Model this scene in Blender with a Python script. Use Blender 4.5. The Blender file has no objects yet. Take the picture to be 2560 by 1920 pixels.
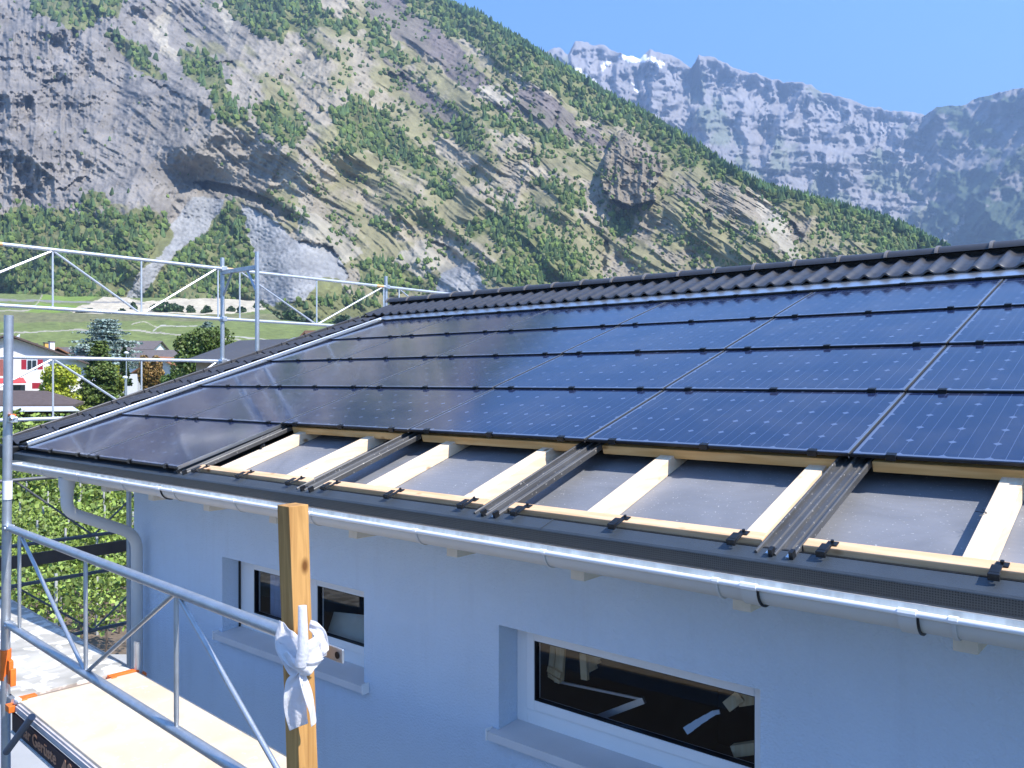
import bpy, bmesh, math, random
import numpy as np
from mathutils import Vector, Matrix
from math import sin, cos, tan, pi, radians, floor
random.seed(7)
SC = bpy.context.scene
COL = SC.collection
# ---------------------------------------------------------------- camera
CAM = Vector((7.7772, -2.7613, 0.5510))
FPX = 2116.33
RW = [Vector((0.763543, 0.645756, -0.000219)), Vector((0.002442, -0.003226, -0.999992)), Vector((-0.645752, 0.763537, -0.004040))]
cd = bpy.data.cameras.new('camera'); cam = bpy.data.objects.new('camera', cd); COL.objects.link(cam)
cd.lens = FPX/2560*36; cd.sensor_width = 36; cd.clip_start = 0.05; cd.clip_end = 30000
M = Matrix.Identity(4)
for i in range(3):
    M[i][0] = RW[0][i]; M[i][1] = -RW[1][i]; M[i][2] = -RW[2][i]; M[i][3] = CAM[i]
cam.matrix_world = M
SC.camera = cam
# ---------------------------------------------------------------- light
SUN_AZ = 5.0      # degrees from +X towards +Y
SUN_EL = 50.0
w = bpy.data.worlds.new('World'); SC.world = w; w.use_nodes = True
nt = w.node_tree; nt.nodes.clear()
sky = nt.nodes.new('ShaderNodeTexSky'); sky.sky_type = 'NISHITA'; sky.sun_disc = False
sky.sun_elevation = radians(SUN_EL); sky.sun_rotation = radians(90-SUN_AZ)
sky.altitude = 1500; sky.air_density = 1.0; sky.dust_density = 0.2; sky.ozone_density = 6.0
bg = nt.nodes.new('ShaderNodeBackground'); bg.inputs['Strength'].default_value = 0.15
wo = nt.nodes.new('ShaderNodeOutputWorld')
hs_ = nt.nodes.new('ShaderNodeHueSaturation'); hs_.inputs['Saturation'].default_value = 1.18; nt.links.new(sky.outputs[0], hs_.inputs['Color']); nt.links.new(hs_.outputs[0], bg.inputs[0]); nt.links.new(bg.outputs[0], wo.inputs[0])
sd = bpy.data.lights.new('sun', 'SUN'); sun = bpy.data.objects.new('sun', sd); COL.objects.link(sun)
sd.energy = 4.6; sd.angle = radians(0.5); sd.color = (1.0, 0.95, 0.88)
SDIR = Vector((cos(radians(SUN_EL))*cos(radians(SUN_AZ)), cos(radians(SUN_EL))*sin(radians(SUN_AZ)), sin(radians(SUN_EL))))
sun.rotation_euler = SDIR.to_track_quat('Z', 'Y').to_euler(); sun.location = (20, 0, 30)
SC.view_settings.view_transform = 'Standard'; SC.view_settings.look = 'None'
SC.view_settings.gamma = 1.0; SC.view_settings.exposure = 1.45
SC.cycles.max_bounces = 8; SC.cycles.transparent_max_bounces = 12
# ---------------------------------------------------------------- helpers
def ray(px, py):
    a = (px-1280)/FPX; b = (py-960)/FPX
    return RW[0]*a + RW[1]*b + RW[2]
def at(px, py, z): return CAM + ray(px, py)*z
TH = radians(18)
def rp(x, y, n): return Vector((x, y*cos(TH)-n*sin(TH), y*sin(TH)+n*cos(TH)))

def tag(o, label=None, cat=None, group=None, kind=None):
    if label: o['label'] = label
    if cat: o['category'] = cat
    if group: o['group'] = group
    if kind: o['kind'] = kind
    return o
def empty(name, loc=(0, 0, 0), **k):
    o = bpy.data.objects.new(name, None); COL.objects.link(o); o.location = loc; o.empty_display_size = .2
    return tag(o, **k)

class MB:
    def __init__(s): s.v = []; s.f = []; s.sm = False
    def add(s, vs, fs):
        b = len(s.v); s.v += [tuple(v) for v in vs]; s.f += [tuple(b+i for i in f) for f in fs]; return s
    def hexa(s, p):   # 8 points: bottom 4 ccw, top 4
        return s.add(p, [(3, 2, 1, 0), (4, 5, 6, 7), (0, 1, 5, 4), (1, 2, 6, 5), (2, 3, 7, 6), (3, 0, 4, 7)])
    def box(s, a, b):
        x0, y0, z0 = a; x1, y1, z1 = b
        return s.hexa([(x0, y0, z0), (x1, y0, z0), (x1, y1, z0), (x0, y1, z0), (x0, y0, z1), (x1, y0, z1), (x1, y1, z1), (x0, y1, z1)])
    def rbox(s, a, b):   # box in roof coordinates (x, upslope, normal)
        x0, y0, z0 = a; x1, y1, z1 = b
        return s.hexa([rp(*q) for q in ((x0, y0, z0), (x1, y0, z0), (x1, y1, z0), (x0, y1, z0), (x0, y0, z1), (x1, y0, z1), (x1, y1, z1), (x0, y1, z1))])
    def fbox(s, o, ex, ey, ez, a, b):
        o = Vector(o); x0, y0, z0 = a; x1, y1, z1 = b
        return s.hexa([o+ex*q[0]+ey*q[1]+ez*q[2] for q in ((x0, y0, z0), (x1, y0, z0), (x1, y1, z0), (x0, y1, z0), (x0, y0, z1), (x1, y0, z1), (x1, y1, z1), (x0, y1, z1))])
    def tube(s, pts, r, n=12, cap=True, rs=None):
        pts = [Vector(p) for p in pts]; rings = []
        up = None
        for i, p in enumerate(pts):
            if i == 0: t = pts[1]-p
            elif i == len(pts)-1: t = p-pts[i-1]
            else: t = (pts[i+1]-p).normalized()+(p-pts[i-1]).normalized()
            t.normalize()
            if up is None:
                up = Vector((0, 0, 1)) if abs(t.z) < .9 else Vector((1, 0, 0))
            a = t.cross(up).normalized(); b = t.cross(a).normalized(); up = -b if up.dot(-b) > 0 else b
            a = t.cross(up).normalized(); b = a.cross(t).normalized()
            rr = rs[i] if rs else r
            rings.append([p+a*cos(2*pi*k/n)*rr+b*sin(2*pi*k/n)*rr for k in range(n)])
        vs = [v for q in rings for v in q]; fs = []
        for i in range(len(pts)-1):
            for k in range(n):
                k2 = (k+1) % n
                fs.append((i*n+k, i*n+k2, (i+1)*n+k2, (i+1)*n+k))
        if cap: fs += [tuple(reversed(range(n))), tuple(range((len(pts)-1)*n, len(pts)*n))]
        return s.add(vs, fs)
    def extrude(s, prof, fn, a, b, closed=True, cap=True, steps=1):
        # prof list of 2d points, fn(t, p, q)->world
        n = len(prof); vs = []
        for i in range(steps+1):
            t = a+(b-a)*i/steps
            vs += [fn(t, p, q) for p, q in prof]
        fs = []
        for i in range(steps):
            for k in range(n if closed else n-1):
                k2 = (k+1) % n; fs.append((i*n+k, i*n+k2, (i+1)*n+k2, (i+1)*n+k))
        if closed and cap: fs += [tuple(reversed(range(n))), tuple(range(steps*n, (steps+1)*n))]
        return s.add(vs, fs)
    def build(s, name, mat, parent=None, smooth=False, bevel=0, loc=None):
        me = bpy.data.meshes.new(name)
        o = bpy.data.objects.new(name, me)
        base = Vector((0, 0, 0))
        if parent is not None: base = Vector(parent.matrix_basis.translation)
        if parent is None and loc is not None: base = Vector(loc)
        off = Vector((0, 0, 0))
        pp = parent
        tot = Vector((0, 0, 0))
        while pp is not None: tot += Vector(pp.location); pp = pp.parent
        if parent is None: tot = base
        me.from_pydata([tuple(Vector(v)-tot) for v in s.v], [], s.f)
        me.update()
        bm = bmesh.new(); bm.from_mesh(me); bmesh.ops.recalc_face_normals(bm, faces=bm.faces); bm.to_mesh(me); bm.free()
        if smooth:
            me.polygons.foreach_set('use_smooth', [True]*len(me.polygons))
            try: me.set_sharp_from_angle(angle=radians(40))
            except Exception: pass
        me.materials.append(mat); COL.objects.link(o)
        if parent is not None: o.parent = parent
        elif loc is not None: o.location = base
        if bevel:
            m = o.modifiers.new('bevel', 'BEVEL'); m.width = bevel; m.segments = 2; m.limit_method = 'ANGLE'
        return o

# ---- materials
def mat(name, col, rough=.7, metal=0, var=.12, vscale=6, bump=0, bscale=60, spec=.5, col2=None, coat=0, stretch=None):
    m = bpy.data.materials.new(name); m.use_nodes = True; N = m.node_tree.nodes; L = m.node_tree.links
    b = N['Principled BSDF']; b.inputs['Roughness'].default_value = rough; b.inputs['Metallic'].default_value = metal
    b.inputs['Specular IOR Level'].default_value = spec
    if coat: b.inputs['Coat Weight'].default_value = coat
    tc = N.new('ShaderNodeTexCoord'); src = tc.outputs['Object']
    if stretch:
        mp = N.new('ShaderNodeMapping'); mp.inputs['Scale'].default_value = stretch; L.new(src, mp.inputs[0]); src = mp.outputs[0]
    nz = N.new('ShaderNodeTexNoise'); nz.inputs['Scale'].default_value = vscale; nz.inputs['Detail'].default_value = 6; nz.inputs['Roughness'].default_value = .6
    L.new(src, nz.inputs['Vector'])
    mr = N.new('ShaderNodeMapRange'); mr.inputs[1].default_value = .3; mr.inputs[2].default_value = .7
    L.new(nz.outputs[0], mr.inputs[0])
    mx = N.new('ShaderNodeMix'); mx.data_type = 'RGBA'; L.new(mr.outputs[0], mx.inputs[0])
    c = Vector(col[:3]); d = Vector((col2 if col2 else c)[:3])
    if col2: A_, B_ = c, d
    else: A_, B_ = c*(1-var), c*(1+var)
    mx.inputs[6].default_value = (*A_, 1); mx.inputs[7].default_value = (*B_, 1)
    L.new(mx.outputs[2], b.inputs['Base Color'])
    if bump:
        n2 = N.new('ShaderNodeTexNoise'); n2.inputs['Scale'].default_value = bscale; n2.inputs['Detail'].default_value = 4
        L.new(src, n2.inputs['Vector'])
        bp = N.new('ShaderNodeBump'); bp.inputs['Strength'].default_value = bump; bp.inputs['Distance'].default_value = .01
        L.new(n2.outputs[0], bp.inputs['Height']); L.new(bp.outputs[0], b.inputs['Normal'])
    return m
def vmat(name, rough=.9, nscale=.05, amt=.25, bump=0, bdist=1, spec=.2):
    m = bpy.data.materials.new(name); m.use_nodes = True; N = m.node_tree.nodes; L = m.node_tree.links
    b = N['Principled BSDF']; b.inputs['Roughness'].default_value = rough; b.inputs['Specular IOR Level'].default_value = spec
    at_ = N.new('ShaderNodeAttribute'); at_.attribute_name = 'col'
    tc = N.new('ShaderNodeTexCoord'); nz = N.new('ShaderNodeTexNoise'); nz.inputs['Scale'].default_value = nscale; nz.inputs['Detail'].default_value = 8; nz.inputs['Roughness'].default_value = .65
    L.new(tc.outputs['Object'], nz.inputs['Vector'])
    mr = N.new('ShaderNodeMapRange'); mr.inputs[1].default_value = .3; mr.inputs[2].default_value = .7; mr.inputs[3].default_value = 1-amt; mr.inputs[4].default_value = 1+amt
    L.new(nz.outputs[0], mr.inputs[0])
    vm = N.new('ShaderNodeVectorMath'); vm.operation = 'SCALE'; L.new(at_.outputs['Color'], vm.inputs[0]); L.new(mr.outputs[0], vm.inputs['Scale'])
    L.new(vm.outputs[0], b.inputs['Base Color'])
    if bump:
        bp = N.new('ShaderNodeBump'); bp.inputs['Strength'].default_value = bump; bp.inputs['Distance'].default_value = bdist
        L.new(nz.outputs[0], bp.inputs['Height']); L.new(bp.outputs[0], b.inputs['Normal'])
    return m
def npmesh(name, V, F, mat_, col=None, smooth=True, parent=None):
    me = bpy.data.meshes.new(name); V = np.asarray(V, np.float32); F = np.asarray(F, np.int32)
    k = F.shape[1]
    me.vertices.add(len(V)); me.vertices.foreach_set('co', V.ravel())
    me.loops.add(F.size); me.loops.foreach_set('vertex_index', F.ravel())
    me.polygons.add(len(F)); me.polygons.foreach_set('loop_start', np.arange(0, F.size, k, dtype=np.int32))
    try: me.polygons.foreach_set('loop_total', np.full(len(F), k, np.int32))
    except Exception: pass
    me.update(calc_edges=True)
    me.polygons.foreach_set('use_smooth', np.full(len(F), smooth))
    if col is not None:
        a = me.color_attributes.new('col', 'FLOAT_COLOR', 'POINT')
        c4 = np.ones((len(V), 4), np.float32); c4[:, :3] = col; a.data.foreach_set('color', c4.ravel())
    me.materials.append(mat_); me.validate()
    o = bpy.data.objects.new(name, me); COL.objects.link(o)
    if parent is not None: o.parent = parent
    return o

# ---- numpy noise
def _hash(ix, iy, seed):
    h = (ix.astype(np.int64)*374761393 + iy.astype(np.int64)*668265263 + seed*982451653) & 0x7fffffff
    h = ((h ^ (h >> 13))*1274126177) & 0x7fffffff
    return ((h ^ (h >> 16)) & 0xffff)/65535.0
def vnoise(x, y, seed=0):
    ix = np.floor(x); iy = np.floor(y); fx = x-ix; fy = y-iy
    u = fx*fx*fx*(fx*(fx*6-15)+10); v = fy*fy*fy*(fy*(fy*6-15)+10)
    a = _hash(ix, iy, seed); b = _hash(ix+1, iy, seed); c = _hash(ix, iy+1, seed); d = _hash(ix+1, iy+1, seed)
    return (a*(1-u)+b*u)*(1-v)+(c*(1-u)+d*u)*v
def fbm(x, y, oct=5, seed=0, gain=.5):
    s = 0; a = 1; t = 0
    for i in range(oct):
        s = s+a*vnoise(x*2**i+i*17.3, y*2**i+i*9.1, seed+i); t += a; a *= gain
    return s/t
def ridged(x, y, oct=5, seed=0, gain=.55):
    s = 0; a = 1; t = 0
    for i in range(oct):
        n = 1-np.abs(2*vnoise(x*2**i+i*11.7, y*2**i+i*5.3, seed+i)-1); s = s+a*n*n; t += a; a *= gain
    return s/t
def inpoly(x, y, poly):
    r = np.zeros(x.shape, bool); n = len(poly)
    for i in range(n):
        x0, y0 = poly[i]; x1, y1 = poly[(i+1) % n]
        if y0 == y1: continue
        c = ((y0 > y) != (y1 > y)) & (x < (x1-x0)*(y-y0)/(y1-y0)+x0)
        r ^= c
    return r
def sstep(a, b, x):
    t = np.clip((x-a)/(b-a), 0, 1); return t*t*(3-2*t)
def grid_faces(nr, nc):
    i = np.arange(nr*nc).reshape(nr, nc)
    return np.stack([i[:-1, :-1].ravel(), i[1:, :-1].ravel(), i[1:, 1:].ravel(), i[:-1, 1:].ravel()], 1)
R0 = np.array(RW[0]); R1 = np.array(RW[1]); R2 = np.array(RW[2]); CN = np.array(CAM)
def rays(X, Y):
    a = (X-1280)/FPX; b = (Y-960)/FPX
    return a[..., None]*R0+b[..., None]*R1+R2

# ================================================================ MATERIALS
M_conc = mat('pale_concrete', (.42, .40, .37), .9, var=.12, vscale=1.2, bump=.2, bscale=30)
M_soil = mat('soil', (.16, .12, .085), .95, var=.3, vscale=2, bump=.5, bscale=8)
M_galv = mat('galvanised_steel', (.50, .53, .56), .42, .75, var=.12, vscale=14, bump=.15, bscale=200)
M_alu = mat('bright_aluminium', (.72, .74, .76), .30, .9, var=.05, vscale=5)
M_orange = mat('orange_paint', (.80, .17, .02), .5, 0, var=.15, vscale=12)
M_white = mat('white_upvc', (.78, .79, .80), .35, 0, var=.02, vscale=3)
M_sill = mat('light_grey_sill', (.62, .61, .62), .45, 0, var=.05, vscale=3)
M_gut = mat('warm_grey_gutter_coating', (.58, .56, .53), .5, 0, var=.05, vscale=2)
M_gut2 = mat('white_gutter_bead', (.86, .85, .86), .4, 0, var=.03, vscale=2)
M_gutin = mat('streaky_gutter_lining', (.42, .44, .42), .75, 0, col2=(.74, .77, .75), vscale=3, stretch=(6, 1, .5))
M_pipe = mat('downpipe_coating', (.56, .55, .53), .5, 0, var=.04, vscale=2)
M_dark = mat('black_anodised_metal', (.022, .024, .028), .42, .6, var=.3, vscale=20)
M_flash = mat('anthracite_sheet', (.050, .062, .075), .42, .15, var=.1, vscale=9, bump=.25, bscale=300)
M_tile = mat('anthracite_glazed_tile', (.045, .045, .050), .34, 0, var=.25, vscale=14, spec=.6)
M_ridge = mat('anthracite_ridge_tile', (.042, .042, .047), .45, 0, var=.15, vscale=10, spec=.5)
M_memb = None

def wood_mat(name, c1, c2, knots=True, axis=0):
    m = bpy.data.materials.new(name); m.use_nodes = True; N = m.node_tree.nodes; L = m.node_tree.links
    b = N['Principled BSDF']; b.inputs['Roughness'].default_value = .65; b.inputs['Specular IOR Level'].default_value = .3
    tc = N.new('ShaderNodeTexCoord'); mp = N.new('ShaderNodeMapping')
    sc = [14, 14, 14]; sc[axis] = 1.2
    mp.inputs['Scale'].default_value = sc; L.new(tc.outputs['Object'], mp.inputs[0])
    nz = N.new('ShaderNodeTexNoise'); nz.inputs['Scale'].default_value = 2.2; nz.inputs['Detail'].default_value = 7; nz.inputs['Distortion'].default_value = .8
    L.new(mp.outputs[0], nz.inputs['Vector'])
    cr = N.new('ShaderNodeValToRGB'); cr.color_ramp.elements[0].position = .35; cr.color_ramp.elements[1].position = .68
    cr.color_ramp.elements[0].color = (*c1, 1); cr.color_ramp.elements[1].color = (*c2, 1); L.new(nz.outputs[0], cr.inputs[0])
    if knots:
        vo = N.new('ShaderNodeTexVoronoi'); vo.inputs['Scale'].default_value = 1.0
        mp2 = N.new('ShaderNodeMapping'); s2 = [9, 9, 9]; s2[axis] = 5; mp2.inputs['Scale'].default_value = s2; L.new(tc.outputs['Object'], mp2.inputs[0]); L.new(mp2.outputs[0], vo.inputs['Vector'])
        mr = N.new('ShaderNodeMapRange'); mr.inputs[1].default_value = .06; mr.inputs[2].default_value = .16; L.new(vo.outputs['Distance'], mr.inputs[0])
        mx = N.new('ShaderNodeMix'); mx.data_type = 'RGBA'; L.new(mr.outputs[0], mx.inputs[0])
        mx.inputs[6].default_value = (c1[0]*.45, c1[1]*.35, c1[2]*.25, 1); L.new(cr.outputs[0], mx.inputs[7]); L.new(mx.outputs[2], b.inputs['Base Color'])
    else: L.new(cr.outputs[0], b.inputs['Base Color'])
    return m
M_pine = wood_mat('fresh_pine_along_slope', (.80, .60, .40), (.88, .73, .54), axis=1)
M_batt = wood_mat('fresh_pine_batten', (.70, .42, .22), (.82, .56, .34), axis=0)
M_batt2 = wood_mat('knotty_bounce_batten', (.66, .36, .12), (.80, .50, .21), axis=0)  # orange shift paints warm bounce on shaded battens; knots belong to the wood
M_post = wood_mat('orange_larch_post', (.36, .18, .055), (.60, .33, .11), axis=2)
M_ply = None

# membrane: dark sheet with pale specks and scuffs
def speck_mat(name, base, speck, rough, sc_speck, th, scuff=.0, stripes=0, metal=0, base2=None):
    m = bpy.data.materials.new(name); m.use_nodes = True; N = m.node_tree.nodes; L = m.node_tree.links
    b = N['Principled BSDF']; b.inputs['Roughness'].default_value = rough; b.inputs['Metallic'].default_value = metal
    tc = N.new('ShaderNodeTexCoord')
    n1 = N.new('ShaderNodeTexNoise'); n1.inputs['Scale'].default_value = 2.5; n1.inputs['Detail'].default_value = 8; n1.inputs['Distortion'].default_value = 1.2
    L.new(tc.outputs['Object'], n1.inputs['Vector'])
    r1 = N.new('ShaderNodeMapRange'); r1.inputs[1].default_value = .35; r1.inputs[2].default_value = .7; L.new(n1.outputs[0], r1.inputs[0])
    mx = N.new('ShaderNodeMix'); mx.data_type = 'RGBA'; L.new(r1.outputs[0], mx.inputs[0])
    bb = base2 if base2 else tuple(c*(1+scuff) for c in base)
    mx.inputs[6].default_value = (*base, 1); mx.inputs[7].default_value = (*bb, 1)
    n2 = N.new('ShaderNodeTexNoise'); n2.inputs['Scale'].default_value = sc_speck; n2.inputs['Detail'].default_value = 3
    L.new(tc.outputs['Object'], n2.inputs['Vector'])
    r2 = N.new('ShaderNodeMapRange'); r2.inputs[1].default_value = th; r2.inputs[2].default_value = th+.06; L.new(n2.outputs[0], r2.inputs[0])
    m2 = N.new('ShaderNodeMix'); m2.data_type = 'RGBA'; L.new(r2.outputs[0], m2.inputs[0]); L.new(mx.outputs[2], m2.inputs[6]); m2.inputs[7].default_value = (*speck, 1)
    out = m2.outputs[2]
    if stripes:
        wv = N.new('ShaderNodeTexWave'); wv.bands_direction = 'Y'; wv.inputs['Scale'].default_value = stripes; wv.inputs['Distortion'].default_value = .5; L.new(tc.outputs['Object'], wv.inputs['Vector'])
        bp = N.new('ShaderNodeBump'); bp.inputs['Strength'].default_value = .12; bp.inputs['Distance'].default_value = .003; L.new(wv.outputs[1], bp.inputs['Height']); L.new(bp.outputs[0], b.inputs['Normal'])
    L.new(out, b.inputs['Base Color'])
    return m
M_memb = speck_mat('roof_underlay_membrane', (.165, .172, .19), (.42, .42, .42), .6, 95, .66, base2=(.225, .23, .25), stripes=11)
M_chan = speck_mat('dusty_dark_channel', (.075, .074, .074), (.50, .47, .42), .45, 70, .665, base2=(.12, .118, .115), metal=.35)
M_ply = speck_mat('new_plywood_deck', (.62, .50, .36), (.72, .64, .52), .8, 30, .62, base2=(.72, .62, .48))
M_plyold = speck_mat('mortar_stained_deck', (.30, .29, .26), (.72, .70, .64), .9, 9, .5, base2=(.55, .53, .48))

# stucco wall
M_wall = mat('pale_lilac_blue_render', (.56, .66, .79), .92, 0, var=.06, vscale=.9, bump=.8, bscale=85, spec=.2)

N = M_wall.node_tree.nodes; L = M_wall.node_tree.links; b_ = N['Principled BSDF']; src_ = b_.inputs['Base Color'].links[0].from_socket
tc_ = N.new('ShaderNodeTexCoord'); mp_ = N.new('ShaderNodeMapping'); mp_.inputs['Scale'].default_value = (5.5, 5.5, .55); L.new(tc_.outputs['Object'], mp_.inputs[0])
ns_ = N.new('ShaderNodeTexNoise'); ns_.inputs['Scale'].default_value = 1.0; ns_.inputs['Detail'].default_value = 8; ns_.inputs['Roughness'].default_value = .7; L.new(mp_.outputs[0], ns_.inputs['Vector'])
mr_ = N.new('ShaderNodeMapRange'); mr_.inputs[1].default_value = .52; mr_.inputs[2].default_value = .8; mr_.inputs[3].default_value = 0; mr_.inputs[4].default_value = .30; L.new(ns_.outputs[0], mr_.inputs[0])
mx_ = N.new('ShaderNodeMix'); mx_.data_type = 'RGBA'; L.new(mr_.outputs[0], mx_.inputs[0]); L.new(src_, mx_.inputs[6]); mx_.inputs[7].default_value = (.42, .47, .55, 1); L.new(mx_.outputs[2], b_.inputs['Base Color'])
# perforated vent strip
def perf_mat():
    m = bpy.data.materials.new('perforated_strip'); m.use_nodes = True; N = m.node_tree.nodes; L = m.node_tree.links
    b = N['Principled BSDF']; b.inputs['Roughness'].default_value = .5; b.inputs['Metallic'].default_value = .3
    tc = N.new('ShaderNodeTexCoord'); sp = N.new('ShaderNodeSeparateXYZ'); L.new(tc.outputs['Object'], sp.inputs[0])
    cb = N.new('ShaderNodeCombineXYZ'); L.new(sp.outputs[0], cb.inputs[0]); L.new(sp.outputs[2], cb.inputs[1])
    vo = N.new('ShaderNodeTexVoronoi'); vo.voronoi_dimensions = '2D'; vo.inputs['Scale'].default_value = 130; vo.inputs['Randomness'].default_value = 0.12; L.new(cb.outputs[0], vo.inputs['Vector'])
    mr = N.new('ShaderNodeMapRange'); mr.inputs[1].default_value = .28; mr.inputs[2].default_value = .36; L.new(vo.outputs['Distance'], mr.inputs[0])
    nz = N.new('ShaderNodeTexNoise'); nz.inputs['Scale'].default_value = 1.6; L.new(tc.outputs['Object'], nz.inputs['Vector'])
    m0 = N.new('ShaderNodeMix'); m0.data_type = 'RGBA'; L.new(nz.outputs[0], m0.inputs[0]); m0.inputs[6].default_value = (.040, .050, .062, 1); m0.inputs[7].default_value = (.075, .068, .06, 1)
    mx = N.new('ShaderNodeMix'); mx.data_type = 'RGBA'; L.new(mr.outputs[0], mx.inputs[0]); mx.inputs[6].default_value = (.008, .009, .012, 1); L.new(m0.outputs[2], mx.inputs[7])
    L.new(mx.outputs[2], b.inputs['Base Color'])
    return m
M_perf = perf_mat()

def laminate_mat():
    m = bpy.data.materials.new('solar_laminate'); m.use_nodes = True; N = m.node_tree.nodes; L = m.node_tree.links
    b = N['Principled BSDF']; b.inputs['Roughness'].default_value = .10; b.inputs['IOR'].default_value = 1.62
    tc = N.new('ShaderNodeTexCoord'); sp = N.new('ShaderNodeSeparateXYZ'); L.new(tc.outputs['Object'], sp.inputs[0])
    def mth(op, a, b_=None, c=None):
        n = N.new('ShaderNodeMath'); n.operation = op
        for i, q in enumerate((a, b_, c)):
            if q is None: continue
            if isinstance(q, (int, float)): n.inputs[i].default_value = q
            else: L.new(q, n.inputs[i])
        return n.outputs[0]
    P = .1595
    x = mth('DIVIDE', mth('SUBTRACT', sp.outputs[0], .0215), P); y = mth('DIVIDE', mth('SUBTRACT', sp.outputs[1], .019), P)
    fx = mth('FRACT', x); fy = mth('FRACT', y)
    dx = mth('MULTIPLY', mth('SUBTRACT', .5, mth('ABSOLUTE', mth('SUBTRACT', fx, .5))), P)
    dy = mth('MULTIPLY', mth('SUBTRACT', .5, mth('ABSOLUTE', mth('SUBTRACT', fy, .5))), P)
    dia = mth('LESS_THAN', mth('ADD', dx, dy), .0165)
    gap = mth('LESS_THAN', dx, .0014)
    gapy = mth('LESS_THAN', dy, .0010)
    def bus(c): return mth('LESS_THAN', mth('MULTIPLY', mth('ABSOLUTE', mth('SUBTRACT', fx, c)), P), .0011)
    bs = mth('MAXIMUM', bus(.333), bus(.667))
    out = mth('MAXIMUM', mth('MAXIMUM', mth('LESS_THAN', x, 0), mth('GREATER_THAN', x, 8.0)), mth('LESS_THAN', y, 0))
    nz = N.new('ShaderNodeTexNoise'); nz.inputs['Scale'].default_value = 3.0; nz.inputs['Detail'].default_value = 5; L.new(tc.outputs['Object'], nz.inputs['Vector'])
    base = N.new('ShaderNodeMix'); base.data_type = 'RGBA'; L.new(nz.outputs[0], base.inputs[0]); base.inputs[6].default_value = (.008, .016, .050, 1); base.inputs[7].default_value = (.012, .024, .075, 1)
    cur = base.outputs[2]
    for msk, colr in ((gapy, (.02, .03, .08)), (gap, (.05, .07, .14)), (bs, (.07, .10, .18)), (dia, (.09, .125, .22)), (out, (.10, .13, .21))):
        mx = N.new('ShaderNodeMix'); mx.data_type = 'RGBA'; L.new(msk, mx.inputs[0]); L.new(cur, mx.inputs[6]); mx.inputs[7].default_value = (*colr, 1); cur = mx.outputs[2]
    L.new(cur, b.inputs['Base Color'])
    r = N.new('ShaderNodeMapRange'); r.inputs[3].default_value = .07; r.inputs[4].default_value = .16; L.new(nz.outputs[0], r.inputs[0]); L.new(r.outputs[0], b.inputs['Roughness'])
    oi = N.new('ShaderNodeObjectInfo'); n3 = N.new('ShaderNodeTexNoise'); n3.noise_dimensions = '4D'; n3.inputs['Scale'].default_value = 2.2; n3.inputs['Detail'].default_value = 9; n3.inputs['Roughness'].default_value = .7
    L.new(tc.outputs['Object'], n3.inputs['Vector']); ml = mth('MULTIPLY', oi.outputs['Random'], 20.0); L.new(ml, n3.inputs['W'])
    du = N.new('ShaderNodeMapRange'); du.inputs[1].default_value = .45; du.inputs[2].default_value = .8; du.inputs[3].default_value = .0; du.inputs[4].default_value = .10; L.new(n3.outputs[0], du.inputs[0])
    md_ = N.new('ShaderNodeMix'); md_.data_type = 'RGBA'; L.new(du.outputs[0], md_.inputs[0]); L.new(cur, md_.inputs[6]); md_.inputs[7].default_value = (.42, .38, .32, 1); L.new(md_.outputs[2], b.inputs['Base Color'])
    return m
M_lam = laminate_mat()

def glass_mat(name, tint=(.9, .95, 1)):
    m = bpy.data.materials.new(name); m.use_nodes = True; N = m.node_tree.nodes; L = m.node_tree.links
    N.remove(N['Principled BSDF']); o = N['Material Output']
    tr = N.new('ShaderNodeBsdfTransparent'); tr.inputs[0].default_value = (*[t*.9 for t in tint], 1)
    gl = N.new('ShaderNodeBsdfGlossy'); gl.inputs['Roughness'].default_value = .01
    fr0 = N.new('ShaderNodeFresnel'); fr0.inputs[0].default_value = 1.5; ge = N.new('ShaderNodeNewGeometry'); iv = N.new('ShaderNodeMath'); iv.operation = 'SUBTRACT'; iv.inputs[0].default_value = 1; L.new(ge.outputs['Backfacing'], iv.inputs[1]); fr = N.new('ShaderNodeMath'); fr.operation = 'MULTIPLY'; L.new(fr0.outputs[0], fr.inputs[0]); L.new(iv.outputs[0], fr.inputs[1])
    mx = N.new('ShaderNodeMixShader'); L.new(fr.outputs[0], mx.inputs[0]); L.new(tr.outputs[0], mx.inputs[1]); L.new(gl.outputs[0], mx.inputs[2]); L.new(mx.outputs[0], o.inputs[0])
    return m
M_glass = glass_mat('window_glass')

exec_order = []
# ================================================================ TERRAIN
GZ = -6.5
yk = np.array([1400, 1095, 1000, 940, 880, 840, 800, 770, 740, 700.])
zk = np.array([35, 110, 150, 180, 240, 320, 440, 560, 690, 790.])
def z_of_y(y): return np.interp(y, yk[::-1], zk[::-1])

# base ground sheet
m = MB(); n = 64
rs = [0, 60, 300, 2000, 9000]
vs = [(CAM.x, CAM.y, GZ-.35)]
for r in rs[1:]:
    vs += [(CAM.x+r*cos(2*pi*k/n), CAM.y+r*sin(2*pi*k/n), GZ-.35) for k in range(n)]
fs = [(0, 1+k, 1+(k+1) % n) for k in range(n)]
for j in range(len(rs)-2):
    a = 1+j*n; b = a+n
    fs += [(a+k, b+k, b+(k+1) % n, a+(k+1) % n) for k in range(n)]
m.add(vs, fs); g = m.build('ground', mat('valley_ground', (.10, .13, .05), .95, var=.3, vscale=.02)); tag(g, kind='structure')

def camxz(xc, zc, Z):  # camera-frame ground point
    v = CAM + Vector((RW[0].x, RW[0].y, 0))*xc + Vector((RW[2].x, RW[2].y, 0))*zc
    return Vector((v.x, v.y, Z))

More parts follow.
